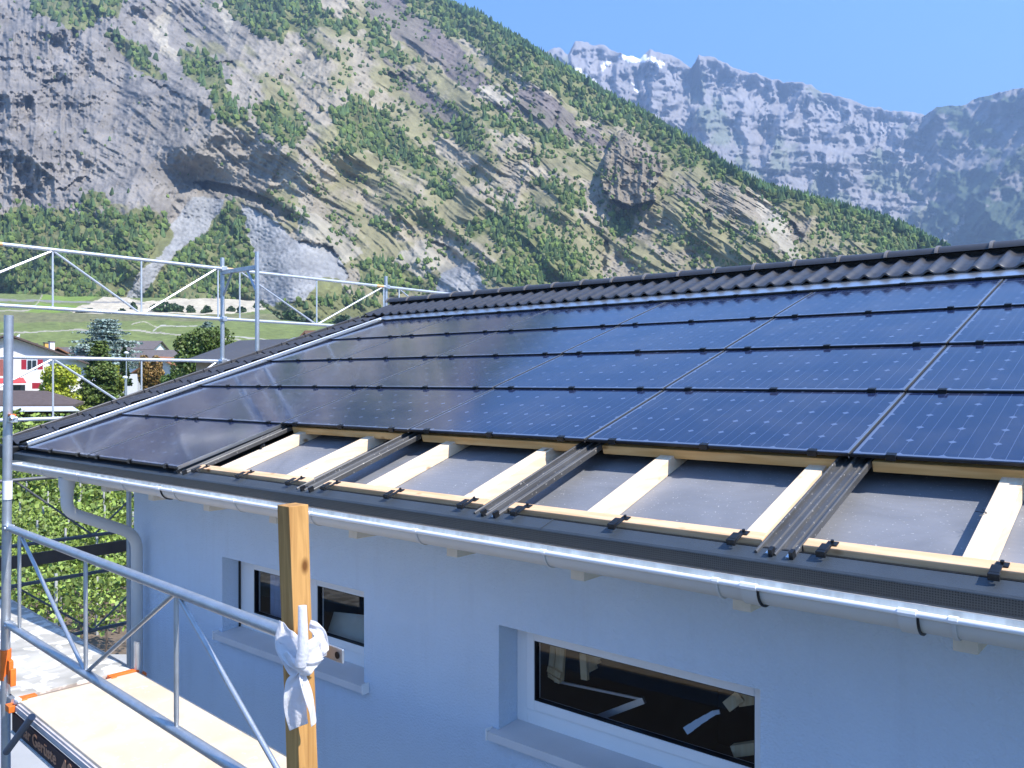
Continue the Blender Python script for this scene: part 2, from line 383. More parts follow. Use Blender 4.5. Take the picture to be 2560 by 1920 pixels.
# valley floor + vineyard slope (one sheet following the real terrain, 35 m to 740 m away)
X = np.concatenate([np.linspace(-900, -30, 60)[:-1], np.linspace(-30, 900, 311), np.linspace(900, 3300, 60)[1:]])
ytop = np.interp(X, [-900, 0, 345, 500, 640, 700, 900, 3300], [735, 735, 746, 745, 752, 800, 815, 815])
T_ = np.concatenate([np.linspace(1, 0, 230), [.004]])
Y = np.linspace(2400, 1100, 30)[:-1]
YY = np.concatenate([np.repeat(Y[:, None], len(X), 1), ytop[None]+(1100-ytop)[None]*T_[:, None]]); XX = np.broadcast_to(X, YY.shape)
ZD = z_of_y(YY)
near = YY > 1095
ZD = np.where(near, (-GZ+CAM.z)*FPX/np.maximum(YY-960, 1), ZD)
ZD[-1] += 90
D = rays(XX, YY); P = CN+D*ZD[..., None]
flat = (YY > 1000)
P[..., 2] = np.where(near, GZ, P[..., 2])
P[..., 2] += np.where(near, 0, (fbm(XX/60, YY/20, 3, 5)-.5)*2.0)
# albedo
c = np.zeros(XX.shape+(3,)); base = np.array([.165, .20, .065]); c[:] = base
c *= (0.85+.35*fbm(XX/40, YY/9, 4, 3))[..., None]
rows_ = (np.sin(YY*1.9+XX*.08) > .2) & (YY < 940)
c[rows_] *= .86
wob = (fbm(XX/25, YY/25, 3, 8)-.5)
bare = inpoly(XX+wob*30, YY+wob*8, [(171, 776), (255, 741), (300, 739), (350, 754), (500, 742), (637, 748), (700, 760), (640, 782), (560, 784), (347, 790), (200, 787)])
c[bare] = np.array([.50, .44, .33])*(.85+.3*fbm(XX/12, YY/5, 3, 4))[bare][:, None]
g1 = inpoly(XX, YY, [(60, 781), (90, 756), (200, 764), (165, 776), (140, 782)]); c[g1] = (.18, .26, .045)
g1 = inpoly(XX, YY, [(95, 752), (105, 740), (250, 741), (210, 754)]); c[g1] = (.18, .26, .05)
g1 = inpoly(XX+wob*10, YY, [(0, 780), (700, 786), (700, 800), (0, 806)]); c[g1] = np.array([.17, .17, .08])*(.7+.6*fbm(XX/10, YY/3, 3, 14))[g1][:, None]
def line(pts, wid, colr):
    xs = [p[0] for p in pts]; ys = [p[1] for p in pts]
    yy = np.interp(XX+wob*0, xs, ys)
    mk = (np.abs(YY-yy+wob*3) < wid) & (XX >= xs[0]) & (XX <= xs[-1]); c[mk] = colr
line([(-50, 748), (100, 752), (305, 757), (360, 760)], 2.0, (.24, .23, .22))
line([(-50, 777), (70, 776), (92, 760), (106, 741)], 1.8, (.36, .32, .25))
line([(-50, 838), (45, 833), (240, 822), (350, 828), (490, 845), (600, 852)], 1.6, (.36, .33, .27))
line([(330, 812), (360, 806), (395, 822)], 1.2, (.40, .36, .28))
line([(383, 828), (400, 817), (492, 816)], 1.4, (.42, .40, .35))
line([(480, 838), (560, 842), (700, 850)], 1.4, (.42, .40, .35))
far_ = YY > 1000
c[far_] = np.array([.10, .12, .055])
o = npmesh('vineyard_slope', P.reshape(-1, 3), grid_faces(*XX.shape), vmat('vineyard_ground', nscale=.25, amt=.35), c.reshape(-1, 3)); tag(o, kind='structure')

# soil + pavement beside the house
def poly_sheet(name, pts, Z, m_, kind='structure'):
    mb = MB(); mb.add([(p.x, p.y, Z) for p in pts], [tuple(range(len(pts)))]); o_ = mb.build(name, m_); tag(o_, kind=kind); return o_
poly_sheet('vineyard_soil', [camxz(-60, 21, 0), camxz(20, 21, 0), camxz(40, 100, 0), camxz(-60, 100, 0)], GZ+.02, M_soil)
poly_sheet('unseen_yard', [Vector((-60, -60, 0)), Vector((50, -60, 0)), Vector((50, -1.6, 0)), Vector((3.2, -1.6, 0)), Vector((-60, -3.5, 0))], GZ+.10, mat('dark_reflection_ground', (.055, .053, .05), .95, var=.3, vscale=3))  # out of view; dark ground added to darken the window reflections
poly_sheet('pavement', [camxz(-40, 3, 0), camxz(20, 3, 0), camxz(16, 21.6, 0), camxz(-11.0, 21.6, 0), camxz(-40, 24.5, 0)], GZ+.06, mat('light_screed', (.36, .355, .34), .9, var=.1, vscale=.8))

# ---- near mountain
RID = [(-900, -560), (-400, -520), (0, -430), (400, -340), (700, -235), (900, -112), (1000, -55), (1091, -2), (1137, 17), (1201, 42), (1256, 78), (1306, 107), (1357, 140), (1412, 172), (1475, 210), (1538, 252), (1602, 282), (1660, 318), (1723, 352), (1829, 424), (1913, 470), (2040, 500), (2124, 525), (2209, 547), (2293, 584), (2394, 635), (2500, 690), (2650, 770)]
rx = [p[0] for p in RID]; ry = [p[1] for p in RID]
def ridge_y(x): return np.interp(x, rx, ry)
def warp(x, y):
    return x+(fbm(x/45, y/45, 4, 31)-.5)*36, y+(fbm(x/45, y/45, 4, 57)-.5)*36
STR = radians(38)
FOREST = [
 [(76, -60), (80, 35), (130, 40), (165, 65), (215, 70), (240, 45), (300, 50), (310, -60)],
 [(270, 85), (338, 97), (363, 139), (405, 177), (422, 207), (392, 198), (346, 165), (295, 122), (270, 97)],
 [(447, 127), (506, 139), (548, 177), (574, 236), (591, 270), (620, 274), (608, 316), (557, 312), (527, 270), (532, 236), (502, 211), (460, 190), (447, 160)],
 [(629, 270), (658, 253), (683, 270), (709, 257), (743, 287), (768, 329), (764, 354), (692, 354), (667, 329), (633, 304)],
 [(561, -60), (760, -60), (800, 25), (884, 42), (939, 67), (990, 122), (1028, 148), (1024, 165), (977, 148), (935, 105), (897, 76), (842, 80), (802, 72), (717, 80), (696, 110), (658, 84), (591, 55), (561, 25)],
 [(960, -60), (1040, -60), (1091, -8), (1163, 15), (1243, 60), (1327, 104), (1399, 150), (1475, 193), (1538, 243), (1623, 281), (1700, 328), (1700, 413), (1644, 380), (1580, 321), (1517, 304), (1433, 274), (1391, 236), (1306, 190), (1239, 152), (1180, 110), (1095, 72), (1036, 34)],
 [(1660, 306), (1787, 378), (1913, 454), (2040, 492), (2209, 530), (2293, 568), (2394, 623), (2500, 690), (2300, 650), (2209, 640), (2124, 600), (1998, 532), (1913, 480), (1787, 446), (1744, 429), (1660, 371)],
 [(825, 270), (884, 245), (939, 278), (986, 329), (1036, 367), (1070, 405), (1091, 447), (1121, 498), (1095, 502), (1070, 464), (1032, 430), (986, 397), (927, 371), (846, 380), (855, 329), (825, 295)],
 [(1091, 304), (1150, 295), (1197, 329), (1188, 380), (1159, 371), (1125, 338)],
 [(1192, 278), (1230, 295), (1298, 304), (1336, 329), (1391, 325), (1424, 371), (1483, 418), (1450, 413), (1408, 380), (1344, 350), (1264, 333), (1222, 312)],
 [(1332, 435), (1391, 456), (1454, 485), (1458, 527), (1408, 527), (1370, 485), (1336, 460)],
 [(1230, 502), (1268, 515), (1319, 561), (1391, 591), (1433, 612), (1458, 658), (1510, 720), (1298, 760), (1222, 671), (1264, 624), (1226, 591), (1188, 591), (1184, 561), (1247, 544)],
 [(1538, 519), (1580, 510), (1602, 494), (1593, 527), (1585, 574), (1534, 603), (1517, 570)],
 [(-900, 480), (-300, 490), (0, 527), (127, 519), (253, 540), (350, 515), (371, 544), (422, 549), (426, 599), (405, 640), (345, 690), (318, 740), (250, 760), (-900, 760)],
 [(570, 506), (603, 519), (624, 591), (633, 675), (640, 748), (350, 755), (388, 700), (439, 633), (506, 591), (540, 536)],
 [(881, 666), (948, 660), (997, 663), (1070, 703), (1064, 723), (964, 733), (914, 709), (885, 680)],
 [(792, 700), (848, 693), (881, 733), (931, 743), (964, 786), (914, 799), (770, 800), (700, 790), (680, 745), (760, 760)],
 [(205, 480), (240, 470), (260, 495), (240, 530), (205, 525)],
 [(640, 760), (720, 750), (745, 790), (700, 815), (650, 815)],
 [(1040, 540), (1075, 530), (1085, 560), (1050, 570)], [(940, 560), (975, 550), (985, 580), (950, 590)],
]
LIGHTF = {13, 11, 14}
def forest_mask(x, y):
    wx, wy = warp(x, y); r = np.zeros(x.shape, bool)
    for p in FOREST: r |= inpoly(wx, wy, p)
    return r
def grass_w(x, y):
    s = (x*cos(STR)+y*sin(STR)); t = (-x*sin(STR)+y*cos(STR))
    wA_ = (fbm(x/150, y/150, 4, 801)-.5)*120; g = .6*fbm((s+wA_)/110, t/40, 5, 77)+.4*fbm(x/45, y/40, 5, 79)
    bias = sstep(300, 1000, x)*.17 - .10 + .05*sstep(300, 600, y)
    bias = bias-.25*inpoly(x, y, [(0, 0), (430, 0), (560, 300), (720, 470), (560, 500), (0, 520)])
    return sstep(.46, .60, g+bias)
SCREE = [[(480, 492), (560, 497), (538, 560), (436, 640), (396, 700), (340, 760), (300, 765), (372, 640), (428, 560)],
         [(600, 505), (640, 520), (700, 560), (735, 600), (830, 615), (870, 690), (845, 745), (640, 760), (636, 660), (622, 590)],
         [(655, 748), (760, 742), (870, 745), (905, 790), (880, 830), (640, 830)],
         [(1110, 680), (1190, 655), (1215, 730), (1130, 780), (1075, 740)]]
PALE = [[(735, 520), (800, 545), (870, 590), (905, 640), (860, 660), (820, 615), (745, 590)], [(1040, 600), (1075, 588), (1150, 625), (1200, 690), (1130, 700), (1090, 680), (1060, 690), (980, 660), (1000, 630)],
        [(1190, 210), (1250, 205), (1290, 240), (1260, 255), (1200, 245)], [(368, 60), (410, 40), (420, 0), (405, -40), (440, -40), (425, 90), (440, 160), (410, 140)], [(1860, 440), (1960, 540), (2010, 660), (1980, 680), (1930, 600)],
        [(560, 0), (575, 45), (585, 110), (560, 80), (548, 10)]]
DARKR = [[(900, -60), (960, -60), (1100, 70), (1190, 160), (1240, 200), (1190, 240), (1110, 170), (1020, 110), (930, 50)], [(1290, 215), (1340, 210), (1420, 280), (1530, 360), (1500, 375), (1390, 320), (1290, 290), (1230, 260)], [(940, 120), (980, 160), (1150, 280), (1120, 310), (1000, 220)]]
CAVES = [  # (polygon, depth)
 [(478, 458), (520, 452), (580, 462), (640, 480), (690, 505), (728, 530), (735, 553), (700, 545), (640, 505), (590, 490), (530, 478)],
 [(100, 232), (108, 200), (160, 192), (130, 210), (104, 230)], [(0, 150), (0, 140), (40, 143), (30, 152)],
 [(540, 158), (585, 152), (592, 172), (560, 175)], [(365, 195), (440, 230), (460, 250), (430, 240), (390, 215)],
 [(1068, 600), (1110, 610), (1155, 645), (1150, 668), (1100, 640)], [(1382, 350), (1388, 275), (1396, 275), (1396, 330)],
 [(1322, 415), (1328, 350), (1336, 350), (1334, 400), (1344, 420)], [(965, 185), (1000, 182), (1025, 205), (985, 198)], [(1255, 210), (1285, 230), (1262, 232)],
 [(145, 470), (165, 465), (215, 440), (225, 455), (170, 480)], [(170, 150), (180, 70), (195, 80), (190, 150)],
 [(1960, 575), (1975, 550), (2010, 590), (2000, 600)], [(1500, 660), (1512, 600), (1522, 600), (1512, 680)], [(1755, 560), (1762, 520), (1776, 530), (1772, 575)],
]
PILLAR = [(1540, 335), (1560, 322), (1600, 335), (1640, 375), (1660, 420), (1630, 470), (1640, 500), (1580, 515), (1530, 500), (1505, 470), (1510, 410), (1525, 370)]
def near_depth(x, y):
    e = (960-y)/FPX
    z = 570/(.9-np.minimum(e, .72))
    s = (x*cos(STR)+y*sin(STR)); t = (-x*sin(STR)+y*cos(STR))
    k = z/1000
    wb = (fbm(x/150, y/150, 4, 801)-.5)*60; wc = (fbm(x/190, y/190, 3, 803)-.5)*90
    s = s+wb; t = t+wc*.5
    lf = 1-sstep(150, 520, x+y*.3)   # blockier upright crags at far left
    d = (fbm(x/260, y/260, 3, 11)-.5)*190
    d = d+lf*((ridged(x/60, y/150, 5, 811, .6)-.5)*-44+(ridged(x/24, y/30, 3, 813)-.5)*-14)
    s2 = sstep(.35, .65, fbm(x/120, y/90, 3, 815))
    d = d+(ridged(s/420, t/75, 4, 21)-.5)*-26
    d = d+(ridged(s/110, t/20, 4, 23, .6)-.5)*-9*s2*(1-.7*lf)
    rock = 1-.65*grass_w(x, y)
    d = d+(ridged(s/30, t/11, 4, 25, .7)-.5)*-5*rock*(.3+.7*s2)*(1-.6*lf)+(ridged(x/32, y/40, 4, 817, .65)-.5)*-8*rock*(1.15-s2)
    d = d+(ridged(x/70+y/160, y/150, 4, 29)-.5)*-20*rock   # gullies
    d = d+(fbm(x/9, y/7, 3, 41, .6)-.5)*5*rock
    wx, wy = x+(fbm(x/16, y/16, 3, 91)-.5)*16, y+(fbm(x/16, y/16, 3, 93)-.5)*16
    for i, p in enumerate(CAVES):
        d = d+inpoly(wx, wy, p)*(28 if i == 0 else 10)
    pl = inpoly(wx, wy, PILLAR)
    d = d-pl*(44+ (ridged(x/30, y/60, 4, 819)-.3)*34)*(1-.3*sstep(340, 515, y))
    for p in SCREE[:2]:
        q = inpoly(wx, wy, p); d = np.where(q, (fbm(x/260, y/260, 3, 11)-.5)*190+8+(fbm(x/6, y/5, 3, 43)-.5)*6, d)
    q = inpoly(wx, wy, SCREE[2]); d = d-q*55
    return z+d*k*1.05
X = np.concatenate([np.arange(-900, -40, 14), np.arange(-40, 2450, 2.4), np.arange(2450, 2650, 14)])
nA, nB, nC = 8, 34, 400
cols = []
ridge = ridge_y(X)+(fbm(X/30, X*0, 4, 61)-.5)*10
foot = 830.
ys = np.zeros((nA+nB+nC, len(X)))
vis = np.maximum(ridge+.5*nB*.2, -4)
for i in range(nA): ys[i] = ridge+.01
for i in range(nB): ys[nA+i] = ridge+(vis-ridge)*i/nB
for i in range(nC): ys[nA+nB+i] = vis+(foot-vis)*i/(nC-1)
XX = np.broadcast_to(X, ys.shape); YY = ys
ZD = near_depth(XX, YY)
P = CN+rays(XX, YY)*ZD[..., None]
hd = np.array([R2[0], R2[1], 0])
for i in range(nA):
    k = nA-i
    P[i] = P[nA]+hd*k*45+np.array([0, 0, -1.])*k*28
    P[i, :, 2] += (fbm(X/40, X*0+k, 3, 71)-.5)*20
g = grass_w(XX, YY)
rock = np.zeros(ys.shape+(3,))
v = fbm(XX/90, YY/60, 5, 101); wA = (fbm(XX/150, YY/150, 4, 801)-.5)*120; wB = (fbm(XX/190, YY/190, 3, 803)-.5)*45; v2 = .55*fbm((XX*cos(STR)+YY*sin(STR)+wA)/60, (-XX*sin(STR)+YY*cos(STR)+wB)/9, 5, 103, .65)+.45*fbm(XX/22, YY/18, 5, 823, .65)
left = (1-sstep(350, 1000, XX+YY*.2))[..., None]
rg = np.array([.200, .184, .168])*left+np.array([.275, .240, .18])*(1-left)
lowr = sstep(1450, 1750, XX)[..., None]
rg = rg*(1-lowr)+np.array([.225, .195, .15])*lowr
rock = rg*(.60+.45*v+.50*v2)[..., None]
wx, wy = warp(XX, YY)
for p in DARKR: q = inpoly(wx, wy, p); rock[q] = np.array([.155, .132, .125])*(.75+.5*v2[q])[:, None]; g = np.where(q, g*.25, g)
for p in PALE: q = inpoly(wx, wy, p); rock[q] = np.array([.36, .325, .26])*(.7+.5*v2[q])[:, None]; g = np.where(q, g*.2, g)
gcol = np.array([.205, .19, .095])*(.75+.5*fbm(XX/20, YY/20, 4, 107))[..., None]
c = rock*(1-g[..., None]*.85)+gcol*g[..., None]*.85
for p in SCREE: q = inpoly(wx*.5+XX*.5, wy*.5+YY*.5, p); c[q] = np.array([.265, .265, .262])*(.7+.6*fbm(XX/7, YY/6, 4, 109)[q])[:, None]
fm = forest_mask(XX, YY); c[fm] = np.array([.15, .155, .065])*(.7+.6*fbm(XX/10, YY/10, 4, 111)[fm])[:, None]
c[ys > 800] = (.12, .17, .05)
q = inpoly(wx, wy, PILLAR); c[q] = np.array([.21, .18, .135])*(.6+.7*v2[q])[:, None]
o = npmesh('mountain', P.reshape(-1, 3), grid_faces(*ys.shape), vmat('alpine_rock', nscale=.035, amt=.28, bump=.6, bdist=4), c.reshape(-1, 3)); tag(o, kind='structure')

# ---- trees on the mountain (two masses nobody could count)
ico = bmesh.new(); bmesh.ops.create_icosphere(ico, subdivisions=1, radius=1); IV = np.array([v.co[:] for v in ico.verts]); IF = np.array([[v.index for v in f.verts] for f in ico.faces]); ico.free()
def blobs(name, px, py, size, depthfn, colr, label, cat, conif=.3, seed=1):
    rng = np.random.default_rng(seed); n = len(px)
    z = depthfn(px, py); C0 = CN+rays(px, py)*z[:, None]
    s = size*z/FPX
    per = rng.uniform(.65, 1.35, (n, len(IV), 1)); V = IV[None]*per
    con = rng.random(n) < conif
    sc = np.stack([s*.55, s*.55, np.where(con, s*1.0, s*.62)], 1)
    tip = (IV[:, 2] > .2)[None, :]*con[:, None]
    V = V*sc[:, None, :]
    V[..., 0] *= np.where(tip, .45, 1); V[..., 1] *= np.where(tip, .45, 1)
    V = V+C0[:, None]; V[..., 2] += (s*.35)[:, None]
    F = (IF[None]+(np.arange(n)*len(IV))[:, None, None]).reshape(-1, 3)
    base = np.where(con[:, None], np.array(colr)*np.array([.75, .85, .95]), np.array(colr)*np.array([1.1, 1.1, .85]))
    cc = (base*rng.uniform(.6, 1.4, (n, 1)))[:, None]*rng.uniform(.8, 1.2, (n, len(IV), 1))
    o_ = npmesh(name, V.reshape(-1, 3), F, M_fol, cc.reshape(-1, 3), smooth=False)
    tag(o_, label, cat, kind='stuff'); return o_
M_fol = vmat('far_foliage', nscale=.8, amt=.3)
rng = np.random.default_rng(3)
N_ = 60000
px = rng.uniform(-500, 2480, N_); py = rng.uniform(-120, 770, N_)
jx = px+rng.normal(0, 13, N_); jy = py+rng.normal(0, 9, N_)
k = forest_mask(jx, jy) & (py > ridge_y(px)-1) & (rng.random(N_) < .12+1.15*fbm(px/22, py/18, 4, 207)**1.5)
for p in SCREE[:2]: k &= ~inpoly(px, py, p)
px, py = px[k], py[k]
blobs('mountain_forest', px, py, rng.uniform(6, 17, len(px))**1.0, near_depth, (.100, .140, .046), 'green pine and oak woods in patches and strips across the rocky mountainside', 'forest', .45, 4)
N_ = 22000
px = rng.uniform(-200, 2400, N_); py = rng.uniform(0, 760, N_)
dens = grass_w(px, py)*.75+.08+.25*sstep(800, 1300, px)
dens *= sstep(.38, .62, fbm(px/40, py/30, 3, 201))
dens *= np.where(px < 620, .25+.5*(py < 120), 1)
k = (rng.random(N_) < dens) & (py > ridge_y(px)+3)
for p in SCREE: k &= ~inpoly(px, py, p)
px, py = px[k], py[k]
blobs('mountain_scrub', px, py, rng.uniform(4, 11, len(px)), near_depth, (.10, .14, .05), 'low green bushes dotted over the grassy rock ledges of the mountain', 'scrub', .1, 5)
N_ = 1500
px = rng.uniform(960, 2420, N_); py = ridge_y(px)+rng.uniform(0, 7, N_)
blobs('ridge_trees', px, py, rng.uniform(8, 16, N_), near_depth, (.075, .125, .045), 'pointed conifers lining the skyline ridge of the near mountain', 'forest', .9, 6)

# ---- far mountains
def _unused(): pass
def far_mass(name, pts, foot, zfun, cfun, x0, x1, step, nr, rough):
    X = np.arange(x0, x1, step); xs_ = [p[0] for p in pts]; ys_ = [p[1] for p in pts]
    top = np.interp(X, xs_, ys_)+(fbm(X/14, X*0, 4, 301)-.5)*rough
    T = np.linspace(0, 1, nr)
    YY = top[None]+(foot-top)[None]*T[:, None]; XX = np.broadcast_to(X, YY.shape)
    ZD = zfun(XX, YY, top[None]); P = CN+rays(XX, YY)*ZD[..., None]
    back = P[:1].repeat(4, 0); 
    for i in range(4): back[i] = P[0]+hd*(4-i)*150+np.array([0, 0, -1.])*(4-i)*90
    P = np.concatenate([back, P]); c = cfun(XX, YY, top[None]); c = np.concatenate([c[:1].repeat(4, 0), c])
    o_ = npmesh(name, P.reshape(-1, 3), grid_faces(*P.shape[:2]), vmat(name+'_rock', nscale=.01, amt=.15, bump=.4, bdist=15), c.reshape(-1, 3)); tag(o_, kind='structure'); return o_
PEAK = [(1100, 200), (1300, 150), (1367, 131), (1385, 118), (1405, 122), (1419, 138), (1437, 100), (1455, 101), (1480, 113), (1500, 110), (1540, 128), (1600, 147), (1625, 122), (1640, 128), (1660, 134), (1680, 136), (1705, 152), (1727, 172), (1746, 140), (1787, 143), (1829, 167), (1888, 184), (1955, 203), (2014, 207), (2057, 230), (2124, 249), (2175, 266), (2242, 278), (2306, 284), (2450, 340), (2800, 420)]
def zpk(x, y, top):
    z = 4300-(y-top)*2.9
    wx_ = x+(fbm(x/60, y/60, 4, 831)-.5)*70; v_ = (ridged(wx_/120+y/300, y/260, 5, 331, .55)-.5)*-480+(ridged(wx_/40, y/110, 4, 333, .55)-.5)*-140+(ridged(x/18, y/22, 3, 335)-.5)*-60
    v_ = v_-((x > 1727)&(x < 1745+ (y-140)*.12)&(y < 262)&(y > 150))*-170
    v_ = v_+(ridged(x/400, (y-x*.15)/55, 3, 339, .6)-.5)*120
    amp = sstep(0, 30, y-top)*.75+.25
    return z+v_*amp
def cpk(x, y, top):
    c = np.array([.265, .25, .25])*(.8+.4*fbm(x/20, y/35, 4, 341))[..., None]
    gr = .7*sstep(.50, .66, fbm(x/50, y/50, 4, 343)+sstep(250, 560, y)*.24-.12)[..., None]
    c = c*(1-gr*.75)+np.array([.12, .16, .07])*gr*.75
    for p in [[(1545, 140), (1575, 132), (1620, 140), (1618, 155), (1570, 155)], [(1410, 170), (1450, 172), (1500, 215), (1490, 225), (1440, 190)], [(1480, 215), (1505, 222), (1500, 232)], [(1578, 205), (1600, 230), (1590, 232)], [(1628, 138), (1660, 160), (1650, 170), (1620, 150)], [(1500, 165), (1530, 150), (1505, 178)]]:
        q = inpoly(x+(fbm(x/7, y/7, 2, 9)-.5)*14, y+(fbm(x/7, y/7, 2, 19)-.5)*10, p); c[q] = (.85, .86, .88)
    return c
far_mass('limestone_peaks', PEAK, 760, zpk, cpk, 1100, 2800, 3.2, 210, 10)
DARKM = [(1500, 760), (1700, 700), (1900, 560), (2050, 500), (2150, 430), (2240, 340), (2306, 291), (2343, 267), (2411, 262), (2432, 249), (2504, 229), (2560, 219), (2700, 200), (3000, 150), (3500, 100), (4200, 200)]
def zdk(x, y, top):
    z = 4150-(x-2300)*1.3-(y-top)*2.2+np.maximum(0, 2300-x)*.3
    u = x*.8+y*.6; t = -x*.6+y*.8
    return z+(ridged(u/110, t/300, 5, 361, .6)-.5)*-420+(ridged(x/40, y/50, 4, 363)-.5)*-90+(fbm(x/9, y/9, 3, 365)-.5)*30
def cdk(x, y, top):
    c = np.array([.06, .085, .05])*(.7+.6*fbm(x/12, y/12, 4, 367))[..., None]
    ro = sstep(.50, .60, fbm(x/55, y/45, 5, 369)-.28*sstep(330, 560, y)+.12*sstep(2500, 2250, x)+.04)[..., None]
    c = c*(1-ro)+np.array([.20, .19, .19])*ro
    q = inpoly(x, y, [(2205, 545), (2275, 508), (2265, 518), (2215, 545)]); c[q] = (.45, .44, .42)
    q = inpoly(x+(fbm(x/6, y/6, 2, 9)-.5)*10, y, [(2350, 600), (2395, 560), (2412, 530), (2408, 560), (2365, 605)]); c[q] = (.36, .35, .32)
    return c
far_mass('forested_mountain', DARKM, 860, zdk, cdk, 1500, 4200, 4.5, 190, 6)

# ================================================================ HAZE
hz = MB(); hz.box((-9500, -9500, GZ-1.4), (9500, 9500, 2700)); ho = hz.build('haze', M_conc); ho.data.materials.clear()
hm = bpy.data.materials.new('haze_air'); hm.use_nodes = True; N = hm.node_tree.nodes; N.remove(N['Principled BSDF'])
pv = N.new('ShaderNodeVolumePrincipled'); pv.inputs['Color'].default_value = (.40, .62, 1, 1); pv.inputs['Density'].default_value = 1.75e-4
pv.inputs['Anisotropy'].default_value = 0.2
hm.node_tree.links.new(pv.outputs[0], N['Material Output'].inputs['Volume']); ho.data.materials.append(hm); tag(ho, 'thin blue summer haze filling the valley', 'haze', kind='stuff')
ho.display_type = 'WIRE'

# ================================================================ MAIN HOUSE
W = 1.32; H = .8183; XE = 10.6
house = empty('house', (1.0, .5, GZ), label='pale lilac-blue rendered house with solar panels being fitted on its tiled roof', cat='house')
M_tailm = mat('cream_painted_timber', (.72, .66, .56), .7)
RAF = [2.86+.725*k for k in range(-3, 11)]
WIN = [(2.32, 3.87, -1.245, -.70), (4.93, 6.335, -1.255, -.70)]
# wall front with openings, other walls
mb = MB()
xs = [1.0, WIN[0][0], WIN[0][1], WIN[1][0], WIN[1][1], 10.2]; zs = [GZ-.4, -1.255, -.70, -.13]
ZB = {0: WIN[0][2], 2: WIN[1][2]}
def quad(a, b, c_, d): mb.add([a, b, c_, d], [(0, 1, 2, 3)])
Y0 = .5
def rect(x0, x1, z0, z1): quad((x0, Y0, z0), (x1, Y0, z0), (x1, Y0, z1), (x0, Y0, z1))
rect(1.0, 10.2, GZ-.4, -1.255); rect(1.0, 10.2, -.70, -.13)
rect(1.0, WIN[0][0], -1.255, -.70); rect(WIN[0][1], WIN[1][0], -1.255, -.70); rect(WIN[1][1], 10.2, -1.255, -.70)
for (x0, x1, z0, z1) in WIN:
    z0 = -1.255; y1 = Y0+.20
    quad((x0, Y0, z0), (x0, y1, z0), (x0, y1, z1), (x0, Y0, z1)); quad((x1, Y0, z0), (x1, y1, z0), (x1, y1, z1), (x1, Y0, z1))
    quad((x0, Y0, z1), (x1, Y0, z1), (x1, y1, z1), (x0, y1, z1)); quad((x0, Y0, z0), (x1, Y0, z0), (x1, y1, z0), (x0, y1, z0))
YB = 9.0; YR = 4.62; ZR = rp(0, 4.78, -.2).z
for x in (1.0, 10.2):
    mb.add([(x, Y0, GZ-.4), (x, YB, GZ-.4), (x, YB, -.13), (x, YR, ZR-.05), (x, Y0, -.05)], [(0, 1, 2, 3, 4)])
quad((1.0, YB, GZ-.4), (10.2, YB, GZ-.4), (10.2, YB, -.13), (1.0, YB, -.13))
wall = mb.build('wall', M_wall, house)
mb = MB(); mb.box((-.38, .02, -.145), (XE, .495, -.125)); mb.build('soffit', M_white, house)
mb = MB()
for x in RAF:
    if x < 1.2 or x > 8: continue
    b = MB(); b.box((x-.075, .09, -.277), (x-.005, .497, -.15)); b.build('rafter_tail', M_tailm, house, bevel=.003)
# roof body: front slab below the membrane and back slope
mb = MB(); mb.rbox((-.40, .06, -.20), (XE, 4.78, -.15)); mb.build('roof_board', M_batt, house)
mb = MB()
def bp(x, s, n): q = rp(x, 4.78-s, n); return (q.x, 2*rp(0, 4.78, 0).y-q.y, q.z)
mb.hexa([bp(-.4, 0, -.2), bp(XE, 0, -.2), bp(XE, 4.9, -.2), bp(-.4, 4.9, -.2), bp(-.4, 0, .05), bp(XE, 0, .05), bp(XE, 4.9, .05), bp(-.4, 4.9, .05)]); mb.build('rear_roof_slope', M_tile, house)
mb = MB(); mb.rbox((.0, .10, -.149), (XE-.05, 4.7, -.142)); mb.build('membrane', M_memb, house)
for x in RAF[2:]:
    b = MB(); b.rbox((x-.076, .128, -.141), (x, 4.3, -.071)); b.build('rafter', M_pine, house, bevel=.003)
for c_ in range(2, 8):
    a_, e_ = c_*W+.072, (c_+1)*W-.072
    b = MB(); b.rbox((a_, .07, -.078), (e_, .126, -.031)); b.build('eaves_batten', M_batt, house, bevel=.004)
    b = MB(); b.rbox((a_, H+.022, -.086), (e_, H+.075, -.040)); b.build('batten', M_batt2, house, bevel=.003)
b = MB(); b.rbox((.05, .07, -.078), (2*W-.07, .126, -.031)); b.build('eaves_batten', M_batt, house)
# rain channels beneath the vertical joints
chp = [(-.070, -.038), (-.067, -.034), (-.063, -.034), (-.060, -.038), (-.058, -.052), (-.040, -.052), (-.036, -.047), (-.032, -.047), (-.028, -.052), (-.010, -.052), (-.006, -.040), (-.003, -.037), (.003, -.037), (.006, -.040), (.010, -.052), (.028, -.052), (.032, -.047), (.036, -.047), (.040, -.052), (.058, -.052), (.060, -.038), (.063, -.034), (.067, -.034), (.070, -.038), (.070, -.062), (-.070, -.062)]
for c_ in range(1, 9):
    x0 = c_*W
    b = MB(); b.extrude(chp, lambda t, p, q: rp(x0+p, t, q), -.004 if c_ > 1 else .3, 5*H+.02)
    ch = b.build('drain_channel', M_chan, house)
    if c_ >= 2:
        for k, (dx_, dy_) in enumerate(((-.062, 0), (-.03, .005), (.012, .002), (.045, -.004))):
            b = MB(); b.rbox((x0+dx_, -.012+dy_, -.058), (x0+dx_+.016, .014+dy_, -.050+.012*(k % 2))); b.build('end_tab', M_alu, ch)
        for dx_ in (-.010, .062):
            b = MB(); b.rbox((x0+dx_-.004, -.018, -.056), (x0+dx_+.010, .010, -.018)); b.build('end_stop', M_dark, ch)
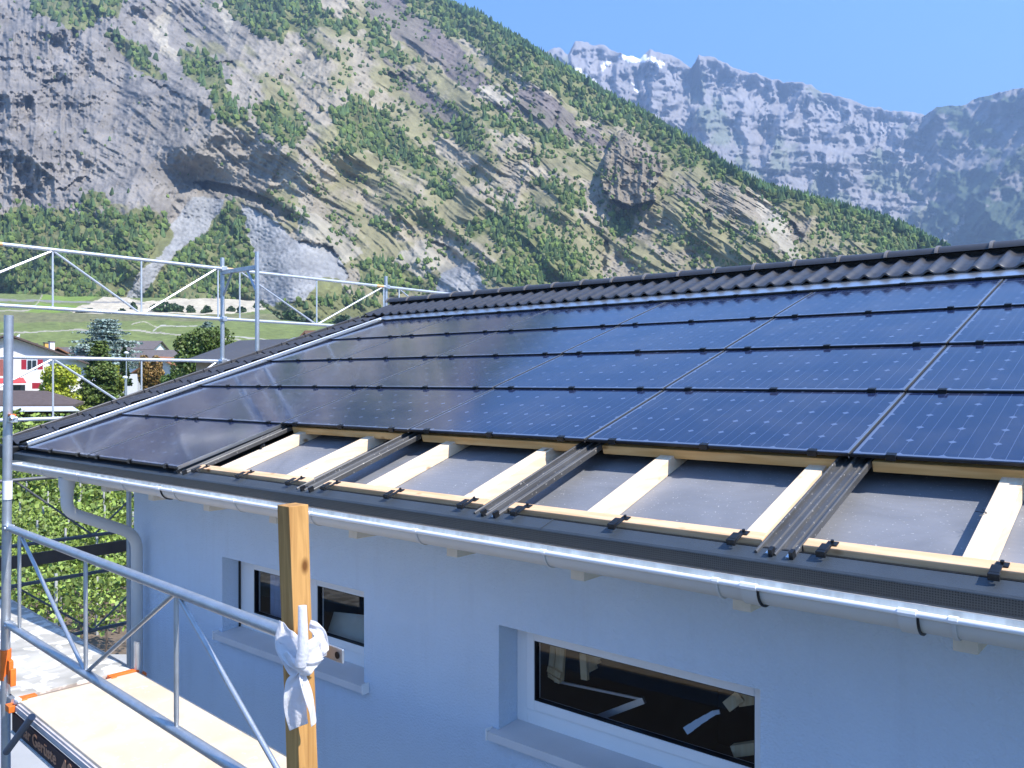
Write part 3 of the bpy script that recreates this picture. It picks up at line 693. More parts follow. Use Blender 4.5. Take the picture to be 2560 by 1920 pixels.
# eaves flashing with perforated vent strip
fl = MB(); fp = [(.062, -.036), (.055, -.033), (.05, -.0315), (-.028, -.0555), (-.034, -.062), (-.0345, -.066), (-.031, -.066), (-.029, -.061), (-.025, -.058), (.05, -.0345), (.062, -.039)]
fl.extrude(fp, lambda t, p, q: (t, p, q), -.02, XE); flo = fl.build('eaves_flashing', M_flash, house)
b = MB(); b.box((-.02, .054, -.058), (XE, .0745, -.030)); b.build('seal_or_shade_strip', M_dark, flo)  # black strip paints the shadow gap between batten and flashing
b = MB(); b.box((-.02, -.0325, -.114), (XE, -.0305, -.064)); b.build('vent_strip', M_perf, flo)
for x in (2.6, 5.62, 8.6):
    b = MB(); b.extrude([(p, q+.0015) for p, q in fp[1:5]]+[(p, q+.003) for p, q in reversed(fp[1:5])], lambda t, p, q: (t, p, q), x, x+.006); b.build('joint', M_flash, flo)
# verge end cap at the eaves corner
b = MB(); b.box((-.40, -.04, -.12), (-.03, .10, .0)); b.build('verge_end_cap', M_dark, house, bevel=.01)
# hooks waiting for the missing panels
for c_ in range(2, 8):
    for fr in (.12, .5, .88):
        x = c_*W+fr*W
        hk = MB(); hk.rbox((x-.009, .02, -.032), (x+.009, .110, -.027)); hk.rbox((x-.016, .0, -.032), (x+.016, .014, -.010)); hk.rbox((x-.015, .0145, -.015), (x+.015, .062, -.010))
        ho_ = hk.build('panel_hook', M_dark, house, bevel=.002)
        b = MB(); b.rbox((x-.012, .085, -.0305), (x+.024, .112, -.0265)); b.tube([rp(x+.006, .10, -.024), rp(x+.006, .10, -.016)], .006, 8); b.build('screw_plate', M_dark, ho_)
def on_roof(px, py, n_):
    nn = rp(0, 0, 1)-rp(0, 0, 0); d = ray(px, py); t = (n_-CAM.dot(nn))/d.dot(nn); return CAM+d*t
b = MB()
for (a0, a1) in (((2438, 1278), (2468, 1283)), ((2468, 1283), (2456, 1274)), ((2468, 1283), (2448, 1290))):
    b.tube([on_roof(*a0, -.0705), on_roof(*a1, -.0705)], .0012, 4)
b.build('pencil_arrow', M_dark, house)
# small bent hook left on the first rafter
b = MB(); q0 = rp(2.80, .50, -.071); b.tube([q0+Vector((0, 0, -.03)), q0+Vector((.0, 0, .0)), q0+Vector((.01, .01, .03)), q0+Vector((.03, .01, .035)), q0+Vector((.035, .01, .02))], .006, 8); b.build('loose_hook', M_dark, house)

# tiles
def wave(x): 
    u = (x/.152) % 1.0
    return .015*(cos(2*pi*u)) + .004*cos(4*pi*u)
def tile_strip(name, x0, x1, y0, y1, n0, n1, lip=.018, step=.0095, parent=house):
    xs_ = np.arange(x0, x1+1e-6, step); vs = []; fs = []
    rows_ = [(y0+.004, n0-lip), (y0, n0-lip*.4), (y0, n0-.004), (y0+.006, n0), (y1, n1)]
    for (y, n_) in rows_:
        for x in xs_: vs.append(rp(x, y, n_+wave(x)*1.0))
    k = len(xs_)
    for r in range(len(rows_)-1):
        for i in range(k-1): fs.append((r*k+i, r*k+i+1, (r+1)*k+i+1, (r+1)*k+i))
    # ends
    b = MB(); b.add(vs, fs)
    o_ = b.build(name, M_tile, parent, smooth=True)
    return o_
top_t = tile_strip('top_tile_course', -.40, XE, 4.235, 4.77, .050, .060, lip=.020, step=.0095)
mb = MB(); mb.rbox((-.38, 4.27, .0), (XE, 4.80, .026)); mb.rbox((-.38, 4.72, .0285), (XE, 4.80, .085)); mb.build('ridge_shade_batten', M_dark, house)  # black strip paints in the shadow gap under the ridge tiles
for k in range(13):
    y0 = .02+.335*k; y1 = min(y0+.36, 4.25)
    if y1-y0 < .1: continue
    vt = tile_strip('verge_tile', -.405, -.02, y0, y1, .024, .004, lip=.022, step=.0137)
    b = MB(); b.rbox((-.43, y0, -.09), (-.405, y1-.03, .045)); b.build('verge_flap', M_tile, vt, bevel=.006)
b = MB(); b.rbox((-.40, 4.33, -.09), (-.38, 4.8, .02)); b.build('verge_board', M_dark, house)
# ridge tiles
M_collar = mat('highlit_ridge_collar', (.17, .155, .145), .45)  # lighter colour paints a highlight onto the collars
for k in range(29):
    x0 = -.40+.378*k; prof = []
    L_ = .405
    b = MB()
    def rf(t, p, q): return (t, p, q)
    cy, cz = rp(0, 4.76, .0).y, rp(0, 4.76, .082).z
    ring = lambda r: [(cy+r*.92*cos(a), cz-.015+r*.62*sin(a)) for a in [pi*(.04+.92*i/14) for i in range(15)]]
    def seg(x_a, x_b, r_a, r_b, th=.012):
        pa = ring(r_a); pb = ring(r_b); pai = ring(r_a-th); pbi = ring(r_b-th); n_ = len(pa)
        vs = [(x_a, *p) for p in pa]+[(x_b, *p) for p in pb]+[(x_a, *p) for p in pai]+[(x_b, *p) for p in pbi]
        fs = []
        for i in range(n_-1):
            fs += [(i, i+1, n_+i+1, n_+i), (2*n_+i, 2*n_+i+1, 3*n_+i+1, 3*n_+i), (i, i+1, 2*n_+i+1, 2*n_+i), (n_+i, n_+i+1, 3*n_+i+1, 3*n_+i)]
        fs += [(0, n_, 3*n_, 2*n_), (n_-1, 2*n_-1, 4*n_-1, 3*n_-1)]
        b.add(vs, fs)
    seg(x0, x0+L_, .118, .108); 
    rt = b.build('ridge_tile', M_ridge, house, smooth=True)
    b = MB(); seg(x0-.002, x0+.020, .131, .130); b.build('collar', M_collar, rt, smooth=True)
    if k == 0:
        b = MB(); pr = ring(.112); b.add([(x0+.006, *p) for p in pr]+[(x0+.012, *p) for p in pr], [tuple(range(15)), tuple(reversed(range(15, 30)))]); b.build('end_cap', M_ridge, rt)
# aluminium strips
b = MB(); b.hexa([rp(.02, 4.095, .004), rp(XE, 4.095, .004), rp(XE, 4.265, .020), rp(.02, 4.265, .020), rp(.02, 4.095, .008), rp(XE, 4.095, .008), rp(XE, 4.265, .024), rp(.02, 4.265, .024)])
tf_ = b.build('top_flashing', M_alu, house)
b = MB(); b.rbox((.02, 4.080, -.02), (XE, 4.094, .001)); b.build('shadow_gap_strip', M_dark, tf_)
for c_ in range(7):
    for fr in (.12, .5, .88):
        x = c_*W+fr*W; b = MB(); b.rbox((x-.020, 4.074, -.010), (x+.020, 4.093, .012)); b.build('clip', M_dark, tf_)
b = MB(); b.extrude([(.097, .010), (.098, .030), (.101, .033), (.108, .034), (.118, .033), (.122, .028), (.122, -.03), (.097, -.03)], lambda t, p, q: rp(p, t, q), .03, 4.10); b.build('verge_flashing', M_alu, house)
b = MB(); b.extrude([(-.05, .012), (.096, .020), (.096, -.03), (-.05, -.03)], lambda t, p, q: rp(p+.001, t, q), .02, 4.09); b.extrude([(.122, .004), (.185, .004), (.185, -.03), (.122, -.03)], lambda t, p, q: rp(p+.001, t, q), .02, 4.09); b.build('verge_seal', M_dark, house)
# gutter
gc = (-.104, -.119); gr = .064
def arc(r, a0, a1, n_): return [(gc[0]+r*cos(radians(a0+(a1-a0)*i/n_)), gc[1]+r*sin(radians(a0+(a1-a0)*i/n_))) for i in range(n_+1)]
b = MB(); b.extrude(arc(gr, 180, 360, 18)+arc(gr-.0035, 360, 180, 18), lambda t, p, q: (t, p, q), .20, XE, steps=1)
gut = b.build('gutter', M_gut, house, smooth=True)
b = MB(); b.extrude(arc(gr-.0045, 182, 358, 18)+arc(gr-.0055, 358, 182, 18), lambda t, p, q: (t, p, q), .205, XE, steps=1); b.build('lining', M_gutin, gut, smooth=True)
b = MB(); b.tube([(.20, gc[0]-gr-.004, gc[1]+.002), (XE, gc[0]-gr-.004, gc[1]+.002)], .0095, 10); b.build('bead', M_gut2, gut, smooth=True)
b = MB(); b.extrude(arc(gr+.001, 180, 360, 18), lambda t, p, q: (t, p, q), .195, .20); b.build('end_cap', M_gut, gut)
for x in (.9, 1.54, 2.22, 2.89, 3.56, 4.25, 5.02, 5.74, 6.47, 7.19, 7.9):
    b = MB(); b.extrude(arc(gr+.0045, 178, 330, 14)+arc(gr+.001, 330, 178, 14), lambda t, p, q: (t, p, q), x, x+.012); br = b.build('gutter_bracket', M_pipe, gut, smooth=True)
    b = MB(); b.tube([(x-.006, gc[0]-gr-.004, gc[1]+.0035), (x+.018, gc[0]-gr-.004, gc[1]+.0035)], .0115, 8); b.build('bead_clip', M_gut2, br)
for x, wd in ((2.74, .05), (6.62, .055), (7.10, .05)):
    b = MB(); b.extrude(arc(gr+.007, 178, 360, 16)+arc(gr+.001, 360, 178, 16), lambda t, p, q: (t, p, q), x-wd, x); j = b.build('joint_sleeve', M_gut, gut, smooth=True)
    b = MB(); b.extrude(arc(gr+.0085, 178, 350, 16)+arc(gr+.001, 350, 178, 16), lambda t, p, q: (t, p, q), x, x+.006); b.build('seal_or_shade_strip', M_dark, j, smooth=True)
    b = MB(); b.tube([(x-wd, gc[0]-gr-.004, gc[1]+.003), (x, gc[0]-gr-.004, gc[1]+.003)], .0125, 8); b.build('bead_clip', M_gut2, j, smooth=True)
# downpipe
def bez(pts, r_=.1, n_=6):
    out = [Vector(pts[0])]
    for i in range(1, len(pts)-1):
        p = Vector(pts[i]); a = (Vector(pts[i-1])-p); c2_ = (Vector(pts[i+1])-p); ra = min(r_, a.length*.5, c2_.length*.5)
        a0 = p+a.normalized()*ra; c0 = p+c2_.normalized()*ra
        for k in range(n_+1):
            t = k/n_; out.append(a0*(1-t)**2+p*2*t*(1-t)+c0*t*t)
    out.append(Vector(pts[-1])); return out
dp = empty('downpipe', (1.21, -.104, -.2)); dp.parent = house; dp.location = Vector((1.21, -.104, -.2))-house.location
def dbuild(b, name, m_, **k):
    o_ = b.build(name, m_, None, **k); me = o_.data
    for v_ in me.vertices: v_.co -= Vector((1.21, -.104, -.2))
    o_.parent = dp; return o_
b = MB(); b.tube([(1.21, -.104, -.165), (1.21, -.104, -.21), (1.21, -.104, -.265), (1.21, -.104, -.28)], .05, 18, rs=[.058, .056, .047, .045]); dbuild(b, 'outlet', M_pipe, smooth=True)
b = MB(); b.tube(bez([(1.21, -.104, -.27), (1.21, -.104, -.42), (1.225, .415, -.66), (1.225, .415, -1.0)], .12), .043, 18); b.tube([(1.225, .415, -.98), (1.225, .415, GZ)], .043, 18); dbuild(b, 'pipe', M_pipe, smooth=True)
b = MB(); b.tube([(1.21, -.104, -.275), (1.21, -.104, -.30)], .046, 18); b.tube([(1.225, .415, -1.05), (1.225, .415, -1.085)], .046, 18); dbuild(b, 'pipe_collar', M_pipe, smooth=True)

# windows
for wi, (x0, x1, z0, z1) in enumerate(WIN):
    yf = Y0+.145; z0 = -1.254
    wn = empty('window', (x0, yf, z0)); wn.parent = house; wn.location = Vector((x0, yf, z0))-house.location
    def wb(b, name, m_, par=None, **k):
        o_ = b.build(name, m_, None, **k); base = Vector((x0, yf, z0))
        for v_ in o_.data.vertices: v_.co -= base
        o_.parent = par or wn
        return o_
    def framebox(b, a, e, lo, hi, w_, y0, y1, wb_=None):
        wb_ = wb_ or w_
        b.box((a, y0, lo), (a+w_, y1, hi)); b.box((e-w_*RS, y0, lo), (e, y1, hi)); b.box((a+w_, y0, lo), (e-w_*RS, y1, lo+wb_)); b.box((a+w_, y0, hi-w_*(.5 if RS < 1 else 1)), (e-w_*RS, y1, hi))
    zs_ = z0+.028
    RS = .45; b = MB(); framebox(b, x0+.001, x1-.001, zs_, z1-.001, .070, yf, yf+.06, .078); RS = 1.0; wb(b, 'frame', M_white, bevel=.003)
    if wi == 0:
        b = MB(); b.box((x0+.001, yf-.016, zs_), (x0+.008, yf-.002, z1-.002)); wb(b, 'guide_rail', M_dark)
        b = MB(); b.box((x0+.066, yf-.004, zs_+.002), (x0+.135, yf+.058, z1-.003)); wb(b, 'filler_profile', M_white, bevel=.003)
        xm = (x0+x1)/2+.06
        b = MB(); b.box((xm-.03, yf-.001, zs_+.078), (xm+.03, yf+.055, z1-.037)); wb(b, 'mullion', M_white, bevel=.003)
        spans = [(x0+.134, xm-.03), (xm+.03, x1-.033)]
    else: spans = [(x0+.071, x1-.033)]
    for (a, e) in spans:
        b = MB(); framebox(b, a+.002, e-.002, zs_+.080, z1-.038, .050, yf-.012, yf+.045)
        sh = wb(b, 'sash', M_white, bevel=.004)
        b = MB(); framebox(b, a+.052, e-.052, zs_+.130, z1-.088, .004, yf-.006, yf+.03); 
        for q in (b,):
            o_ = wb(q, 'gasket', M_dark, sh)
        b = MB(); b.box((a+.054, yf+.010, zs_+.132), (e-.054, yf+.014, z1-.090)); wb(b, 'pane', M_glass, sh)
    b = MB(); b.hexa([(x0-.045, Y0-.045, z0-.012), (x1+.045, Y0-.045, z0-.012), (x1+.045, yf+.01, z0+.004), (x0-.045, yf+.01, z0+.004), (x0-.045, Y0-.045, z0+.014), (x1+.045, Y0-.045, z0+.014), (x1+.045, yf+.01, z0+.026), (x0-.045, yf+.01, z0+.026)])
    # keep the sill's rear inside the opening
    b = MB(); b.hexa([(x0-.04, Y0-.045, z0+.006), (x1+.04, Y0-.045, z0+.006), (x1+.04, Y0-.003, z0+.010), (x0-.04, Y0-.003, z0+.010), (x0-.04, Y0-.045, z0+.012), (x1+.04, Y0-.045, z0+.012), (x1+.04, Y0-.003, z0+.018), (x0-.04, Y0-.003, z0+.018)])
    b.hexa([(x0+.002, Y0-.003, z0+.010), (x1-.002, Y0-.003, z0+.010), (x1-.002, yf+.01, z0+.022), (x0+.002, yf+.01, z0+.022), (x0+.002, Y0-.003, z0+.018), (x1-.002, Y0-.003, z0+.018), (x1-.002, yf+.01, z0+.030), (x0+.002, yf+.01, z0+.030)])
    b.box((x0-.04, Y0-.048, z0-.030), (x1+.04, Y0-.045, z0+.012))
    sl = wb(b, 'sill', M_sill)
    for xx in (x0-.046, x1+.0405):
        b = MB(); b.box((xx, Y0-.052, z0-.034), (xx+.006, Y0-.002, z0+.026)); wb(b, 'sill_end', M_white, sl)
# rooms behind the glass
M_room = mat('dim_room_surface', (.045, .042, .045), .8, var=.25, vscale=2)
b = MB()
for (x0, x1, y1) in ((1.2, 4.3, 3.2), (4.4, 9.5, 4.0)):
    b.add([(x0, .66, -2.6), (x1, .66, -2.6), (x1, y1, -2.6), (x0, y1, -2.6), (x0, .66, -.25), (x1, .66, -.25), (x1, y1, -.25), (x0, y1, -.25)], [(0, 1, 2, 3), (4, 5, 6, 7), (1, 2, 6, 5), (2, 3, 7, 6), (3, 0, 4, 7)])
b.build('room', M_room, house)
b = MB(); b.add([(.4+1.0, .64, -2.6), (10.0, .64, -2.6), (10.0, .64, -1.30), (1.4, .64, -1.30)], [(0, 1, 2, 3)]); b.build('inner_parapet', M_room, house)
# solid stand-ins for window reflections, placed behind the panes; plus a curtain
M_wd = wood_mat('planed_board', (.78, .50, .24), (.88, .64, .36), axis=2)
def wpt(px, py, Y):
    d = ray(px, py); t = (Y-CAM.y)/d.y; return CAM+d*t
def slab(b, p, q, w_, th=.02):
    p = Vector(p); q = Vector(q); t = (q-p).normalized(); s_ = t.cross(Vector((0, 1, 0))).normalized()
    b.fbox(p, t, s_, Vector((0, 1, 0)), (0, -w_/2, 0), ((q-p).length, w_/2, th))
t_ = empty('reflected_trestle', wpt(1400, 1750, .78), label='pale timber trestle reflection in the big window, modelled as pieces behind the glass', cat='trestle')
for (a, e_, w_) in (((1402, 1590), (1395, 1702), .05), ((1385, 1590), (1375, 1690), .035)):
    b = MB(); slab(b, wpt(*a, .78), wpt(*e_, .78), w_); b.build('leg', M_wd, t_)
b = MB(); slab(b, wpt(1368, 1672, .76), wpt(1400, 1690, .76), .03); slab(b, wpt(1370, 1688, .76), wpt(1398, 1706, .76), .02); b.build('foot', M_wd, t_)
t_ = empty('reflected_boards', wpt(1480, 1670, .84), label='reflection of thin pale boards right of the trestle, modelled behind the big window', cat='board stack')
for k in range(5):
    b = MB(); slab(b, wpt(1452+k*3, 1640+k*10, .84+.012*k), wpt(1520-k*8, 1612+k*14, .84+.012*k), .02); b.build('board', M_wd, t_)
b = MB(); slab(b, wpt(1456, 1635, .80), wpt(1460, 1700, .80), .04); b.build('upright', M_wd, t_)
b = MB(); slab(b, wpt(1840, 1745, .76), wpt(1900, 1735, .76), .08, .06); slab(b, wpt(1815, 1768, .75), wpt(1850, 1740, .75), .05, .05); o = b.build('reflected_block', M_wd, None); tag(o, 'reflection of a square wooden block, modelled behind the right end of the big window', 'wood block')
b = MB(); slab(b, wpt(1385, 1703, .78), wpt(1600, 1748, .78), .012, .01); slab(b, wpt(1480, 1800, .74), wpt(1608, 1752, .78), .03, .02); o = b.build('reflected_strip', M_alu, None); tag(o, 'reflection of a thin bent metal strip, modelled behind the big window', 'metal strip')
b = MB()
pts = [(1713, 1828), (1728, 1818), (1745, 1806), (1765, 1794), (1785, 1782), (1798, 1780)]
for i in range(5):
    slab(b, wpt(pts[i][0], pts[i][1], .72+.01*(i % 2)), wpt(pts[i+1][0], pts[i+1][1], .73+.01*(i % 2)), .035-.004*i, .006)
o = b.build('reflected_paper', M_white, None); tag(o, 'reflection of a crumpled white paper strip, modelled behind the lower right of the big window', 'paper')
b = MB(); slab(b, wpt(1830, 1880, .74), wpt(1900, 1870, .74), .05, .04); o = b.build('reflected_plank', M_wd, None); tag(o, 'reflection of a short tan plank, modelled behind the bottom right corner of the big window', 'plank')
cu = MB()
for k in range(16):
    x = 2.62+k*.028; cu.add([(x, .695+.012*(k % 2), -1.24), (x+.028, .695+.012*((k+1) % 2), -1.24), (x+.028, .695+.012*((k+1) % 2), -.70), (x, .695+.012*(k % 2), -.70)], [(0, 1, 2, 3)])
o = cu.build('curtain', mat('slate_blue_curtain', (.34, .37, .46), .8), None); tag(o, 'slate blue pleated curtain behind the left pane of the small window', 'curtain')
b = MB(); b.add([(3.2, .69, -1.26), (3.84, .69, -1.26), (3.84, .80, -.93), (3.2, .80, -1.0)], [(0, 1, 2, 3)]); b.add([(3.2, .70, -1.27), (3.84, .70, -1.27), (3.84, .81, -.94), (3.2, .81, -1.01)], [(3, 2, 1, 0)])
o = b.build('reflected_ground', mat('beige_sheet', (.75, .66, .50), .8), None); tag(o, 'beige sheet standing in for ground reflected in the right pane of the small window', 'sheet')  # added sheet imitates beige ground mirrored in the pane

# ================================================================ SOLAR PANELS
def local(b, name, m_, par, **k):
    o_ = b.build(name, m_, None, **k); o_.parent = par; return o_
a_ = math.atan2(.013, H)
ex = Vector((1, 0, 0)); ey = (rp(0, 1, 0)*cos(a_)-rp(0, 0, 1)*sin(a_)); ez = ex.cross(ey)
ROT = Matrix((ex, ey, ez)).transposed().to_4x4()
def panel_proto():
    root = empty('solar_panel')
    b = MB(); b.box((.008, .003, -.005), (W-.012, H+.035, 0)); local(b, 'laminate', M_lam, root)
    b = MB(); b.box((.002, .0, -.016), (.0075, H+.03, .0015)); b.box((.008, .0, -.013), (W-.012, .0028, -.0055)); b.box((.002, -.005, -.0135), (W-.004, -.0005, -.002)); local(b, 'frame', M_dark, root)
    b = MB(); b.box((W-.0115, -.004, -.020), (W-.0065, H+.03, .0025)); local(b, 'edge_profile', M_glint, root)
    for fr in (.12, .5, .88):
        x = fr*W; b = MB(); b.box((x-.019, -.015, -.018), (x+.019, -.0075, .006)); b.box((x-.019, -.015, .0025), (x+.019, .012, .008)); local(b, 'clip', M_dark, root, bevel=.0015)
    return root
M_glint = mat('edge_sun_glint', (.42, .43, .44), .35, .85, var=.1, vscale=5)  # pale strip paints a sun glint along the black panel frame
proto = panel_proto()
ORD = ['first', 'second', 'third', 'fourth', 'fifth', 'sixth', 'seventh']
ROWN = ['', 'row directly above the open bays', 'second row above the open bays', 'row just below the top row', 'top row under the flashing']
first = True
for r in range(5):
    for c_ in range(7):
        if r == 0 and c_ > 1: continue
        if c_ == 6 and r < 5: 
            pass
        if first: o = proto; first = False
        else:
            o = proto.copy(); COL.objects.link(o)
            for ch in list(proto.children):
                q = ch.copy(); COL.objects.link(q); q.parent = o
        Mx = ROT.copy(); Mx.translation = rp(c_*W+random.uniform(-.002, .002), r*H+random.uniform(-.0025, .0025), random.uniform(-.001, .0015)); o.matrix_basis = Mx
        if r == 0: lab = ['dark glossy solar panel in the bottom row at the gutter corner, leftmost of that row', 'dark solar panel in the bottom row beside the first open timber bay'][c_]
        else: lab = '%s solar panel from the left in the %s' % (ORD[c_], ROWN[r])
        tag(o, lab, 'solar panel', 'solar panels laid in rows on the roof')
# remove panels wholly outside the picture
for o in [o for o in bpy.data.objects if o.name.startswith('solar_panel')]:
    q = o.matrix_basis.translation; 
    dd = q+Vector((0, 0, 0))-CAM; xx = RW[0].dot(dd)/max(RW[2].dot(dd), .01)*FPX+1280
    if xx > 2560:
        for ch in list(o.children): bpy.data.objects.remove(ch)
        bpy.data.objects.remove(o)

# ================================================================ FRONT SCAFFOLD
FA = radians(-3.4); FO = Vector((2.55, -.94, 0)); FD = Vector((cos(FA), sin(FA), 0)); FE = Vector((-sin(FA), cos(FA), 0)); UZ = Vector((0, 0, 1))
def fs_(s, t, z): return FO+FD*s+FE*t+UZ*z
sc = empty('scaffold', fs_(0, 0, GZ), label='galvanised scaffold bay with plywood deck and guard rails in front of the rendered wall', cat='scaffold')
b = MB(); b.tube([fs_(-.054, 0, .922), fs_(-.128, -.0, -.94), fs_(-.135, 0, GZ+.06)], .0245, 20); pole = b.build('standard', M_galv, sc, smooth=True)
b = MB(); b.tube([fs_(-.085, 0, -.02), fs_(-.089, 0, -.125)], .0252, 20); b.build('label_band', mat('pale_sticker', (.78, .76, .80), .5, var=.05), pole, smooth=True)
b = MB(); b.tube([fs_(-.1275, 0, -.99), fs_(-.134, 0, -1.165)], .029, 20); col_ = b.build('orange_collar', M_orange, pole, smooth=True)
b = MB(); b.fbox(fs_(-.10, .012, -1.18), FD, FE, UZ, (0, -.012, 0), (.035, .012, .135)); b.fbox(fs_(-.062, .012, -1.19), FD, FE, UZ, (0, -.01, 0), (.014, .02, .10)); b.build('wedge_head', M_orange, pole, bevel=.004)
b = MB(); b.tube([fs_(0, .70, -1.34), fs_(0, .70, -1.075)], .0245, 16); b.build('spigot', M_galv, sc, smooth=True)
b = MB(); b.tube([fs_(0, .70, -1.34), fs_(0, .70, GZ+.06)], .0242, 16); b.build('standard', M_galv, sc, smooth=True)
# guard frame
gz1, gz2 = -.285, -.838
gfr = MB(); gfr.tube([fs_(-.03, 0, gz1), fs_(3.06, 0, gz1)], .0212, 16); g1_ = gfr.build('guard_rail', M_galv, sc, smooth=True)
b = MB(); b.fbox(fs_(3.05, 0, gz1-.004), FD, FE, UZ, (0, -.004, -.022), (.13, .004, .022))
o_ = b.build('flattened_end', M_galv, g1_, bevel=.003)
b = MB(); b.tube([fs_(3.155, -.0065, gz1-.004), fs_(3.155, -.0045, gz1-.004)], .011, 16); b.build('bolt_hole', M_dark, g1_)
b = MB(); b.tube([fs_(-.03, 0, gz2), fs_(3.06, 0, gz2)], .0212, 16); b.build('guard_rail', M_galv, sc, smooth=True)
for s in (.12, 1.095, 2.05, 2.94):
    b = MB(); b.tube([fs_(s, 0, gz2+.012), fs_(s, 0, gz2+.05), fs_(s, 0, gz1-.05), fs_(s, 0, gz1-.012)], .009, 10, rs=[.007, .010, .010, .007]); b.build('upright', M_galv, sc, smooth=True)
for (s0, z0, s1, z1) in ((.14, gz1-.014, 1.075, gz2+.014), (1.115, gz2+.014, 2.03, gz1-.014), (2.07, gz1-.014, 2.92, gz2+.014)):
    b = MB(); b.tube([fs_(s0, 0, z0), fs_(s1, 0, z1)], .010, 10); b.build('diagonal', M_galv, sc, smooth=True)
for (z_) in (gz1, gz2):
    b = MB(); b.fbox(fs_(-.09, 0, z_), FD, FE, UZ, (0, -.022, -.018), (.06, .022, .018)); b.tube([fs_(-.05, -.03, z_), fs_(-.05, .03, z_)], .010, 8); b.build('coupler', M_galv, sc, bevel=.004)
b = MB(); b.fbox(fs_(-.045, .01, .335), FD, FE, UZ, (0, -.02, -.02), (.05, .02, .012)); b.tube([fs_(-.01, -.0, .33), fs_(.012, 0, .35)], .016, 8); b.build('coupler', M_alu, sc, bevel=.004)
b = MB(); b.fbox(fs_(-.05, .012, .350), FD, FE, UZ, (0, -.02, 0), (.045, .01, .012)); b.build('wedge', M_orange, sc)
DZ = -1.25
# decks
dk = MB(); dk.fbox(fs_(0, 0, DZ), FD, FE, UZ, (.035, .022, -.028), (3.05, .675, 0)); d1 = dk.build('deck', M_ply, sc, bevel=.003)
b = MB(); b.fbox(fs_(0, 0, DZ), FD, FE, UZ, (.035, .010, -.068), (3.05, .0215, -.014)); b.fbox(fs_(0, 0, DZ), FD, FE, UZ, (.035, .002, -.052), (3.05, .0095, -.026)); b.build('edge_profile', mat('brown_grey_edge', (.52, .48, .47), .7, var=.2), d1)
b = MB(); b.fbox(fs_(0, 0, DZ), FD, FE, UZ, (.0, -.004, -.168), (3.05, .009, -.070)); bnd = b.build('name_board', mat('near_black_board', (.030, .014, .018), .6, var=.2), d1)
b = MB(); b.fbox(fs_(0, 0, DZ), FD, FE, UZ, (.0, -.012, -.180), (3.05, .012, -.169)); b.build('bottom_flange', mat('pale_flange', (.55, .55, .52), .6, var=.3, vscale=40), d1)
b = MB(); b.fbox(fs_(0, 0, DZ), FD, FE, UZ, (.035, .6765, -.085), (3.05, .69, -.006)); b.build('inner_edge', M_alu, d1)
dk = MB(); dk.fbox(fs_(0, 0, DZ), FD, FE, UZ, (-2.55, .022, -.028), (-.035, .675, 0)); d2 = dk.build('deck', M_plyold, sc, bevel=.003)
b = MB(); b.fbox(fs_(0, 0, DZ), FD, FE, UZ, (-2.55, .6765, -.085), (-.035, .69, -.0)); b.fbox(fs_(0, 0, DZ), FD, FE, UZ, (-2.55, .0, -.085), (-.035, .0215, -.006)); b.build('inner_edge', M_galv, d2)
tr_ = MB(); tr_.fbox(fs_(0, 0, DZ), FD, FE, UZ, (-.033, -.03, -.06), (.033, .74, -.022)); tr = tr_.build('transom', M_orange, sc, bevel=.003)
b = MB(); b.fbox(fs_(0, 0, DZ), FD, FE, UZ, (-.010, .11, -.021), (.012, .50, -.008)); b.build('joint_strip', mat('worn_brown_strip', (.28, .23, .18), .8, var=.3), tr)
for (t0, t1) in ((.03, .12), (.52, .70)):
    b = MB(); b.fbox(fs_(0, 0, DZ), FD, FE, UZ, (-.022, t0, -.021), (.024, t1, .006)); b.fbox(fs_(0, 0, DZ), FD, FE, UZ, (.0245, t0, -.010), (.055, t0+.03, .008)); b.build('deck_hook', M_orange, tr, bevel=.004)
b = MB(); b.tube([fs_(.02, .01, DZ-.01), fs_(.035, .01, DZ+.012), fs_(.055, .02, DZ+.005)], .014, 8); b.build('mortar_lump', M_white, tr)
b = MB(); b.tube([at(80, 1792, 4.42), at(16, 1880, 4.60)], .019, 10); b.build('brace', mat('grey_brace', (.16, .17, .20), .6, .3), sc, smooth=True)
# lettering
def text(body, p, ux, uy, size, m_, par, sx=1, shear=0, ext=.0012, bold=.0):
    cu_ = bpy.data.curves.new('lettering', 'FONT'); cu_.body = body; cu_.size = size; cu_.extrude = ext; cu_.shear = shear; cu_.offset = bold
    t0 = bpy.data.objects.new('tmp', cu_); COL.objects.link(t0); dg = bpy.context.evaluated_depsgraph_get(); me = bpy.data.meshes.new_from_object(t0.evaluated_get(dg))
    bpy.data.objects.remove(t0)
    nrm = ux.cross(uy)
    base = Vector((0, 0, 0)); q = par
    while q is not None: base += Vector(q.location); q = q.parent
    for v_ in me.vertices: v_.co = p+ux*v_.co.x*sx+uy*v_.co.y+nrm*v_.co.z-base
    me.materials.clear(); me.materials.append(m_); o_ = bpy.data.objects.new('lettering', me); COL.objects.link(o_); o_.parent = par; return o_
M_let = mat('dull_orange_lettering', (.50, .24, .13), .6, var=.1)
text('lar Gerüste', fs_(.20, -.0055, DZ-.144), FD, UZ, .090, M_let, bnd, sx=1.22, bold=.0012)
text('AS', fs_(.775, -.0055, DZ-.150), FD, UZ, .098, M_let, bnd, sx=1.15, shear=.3, bold=.004)
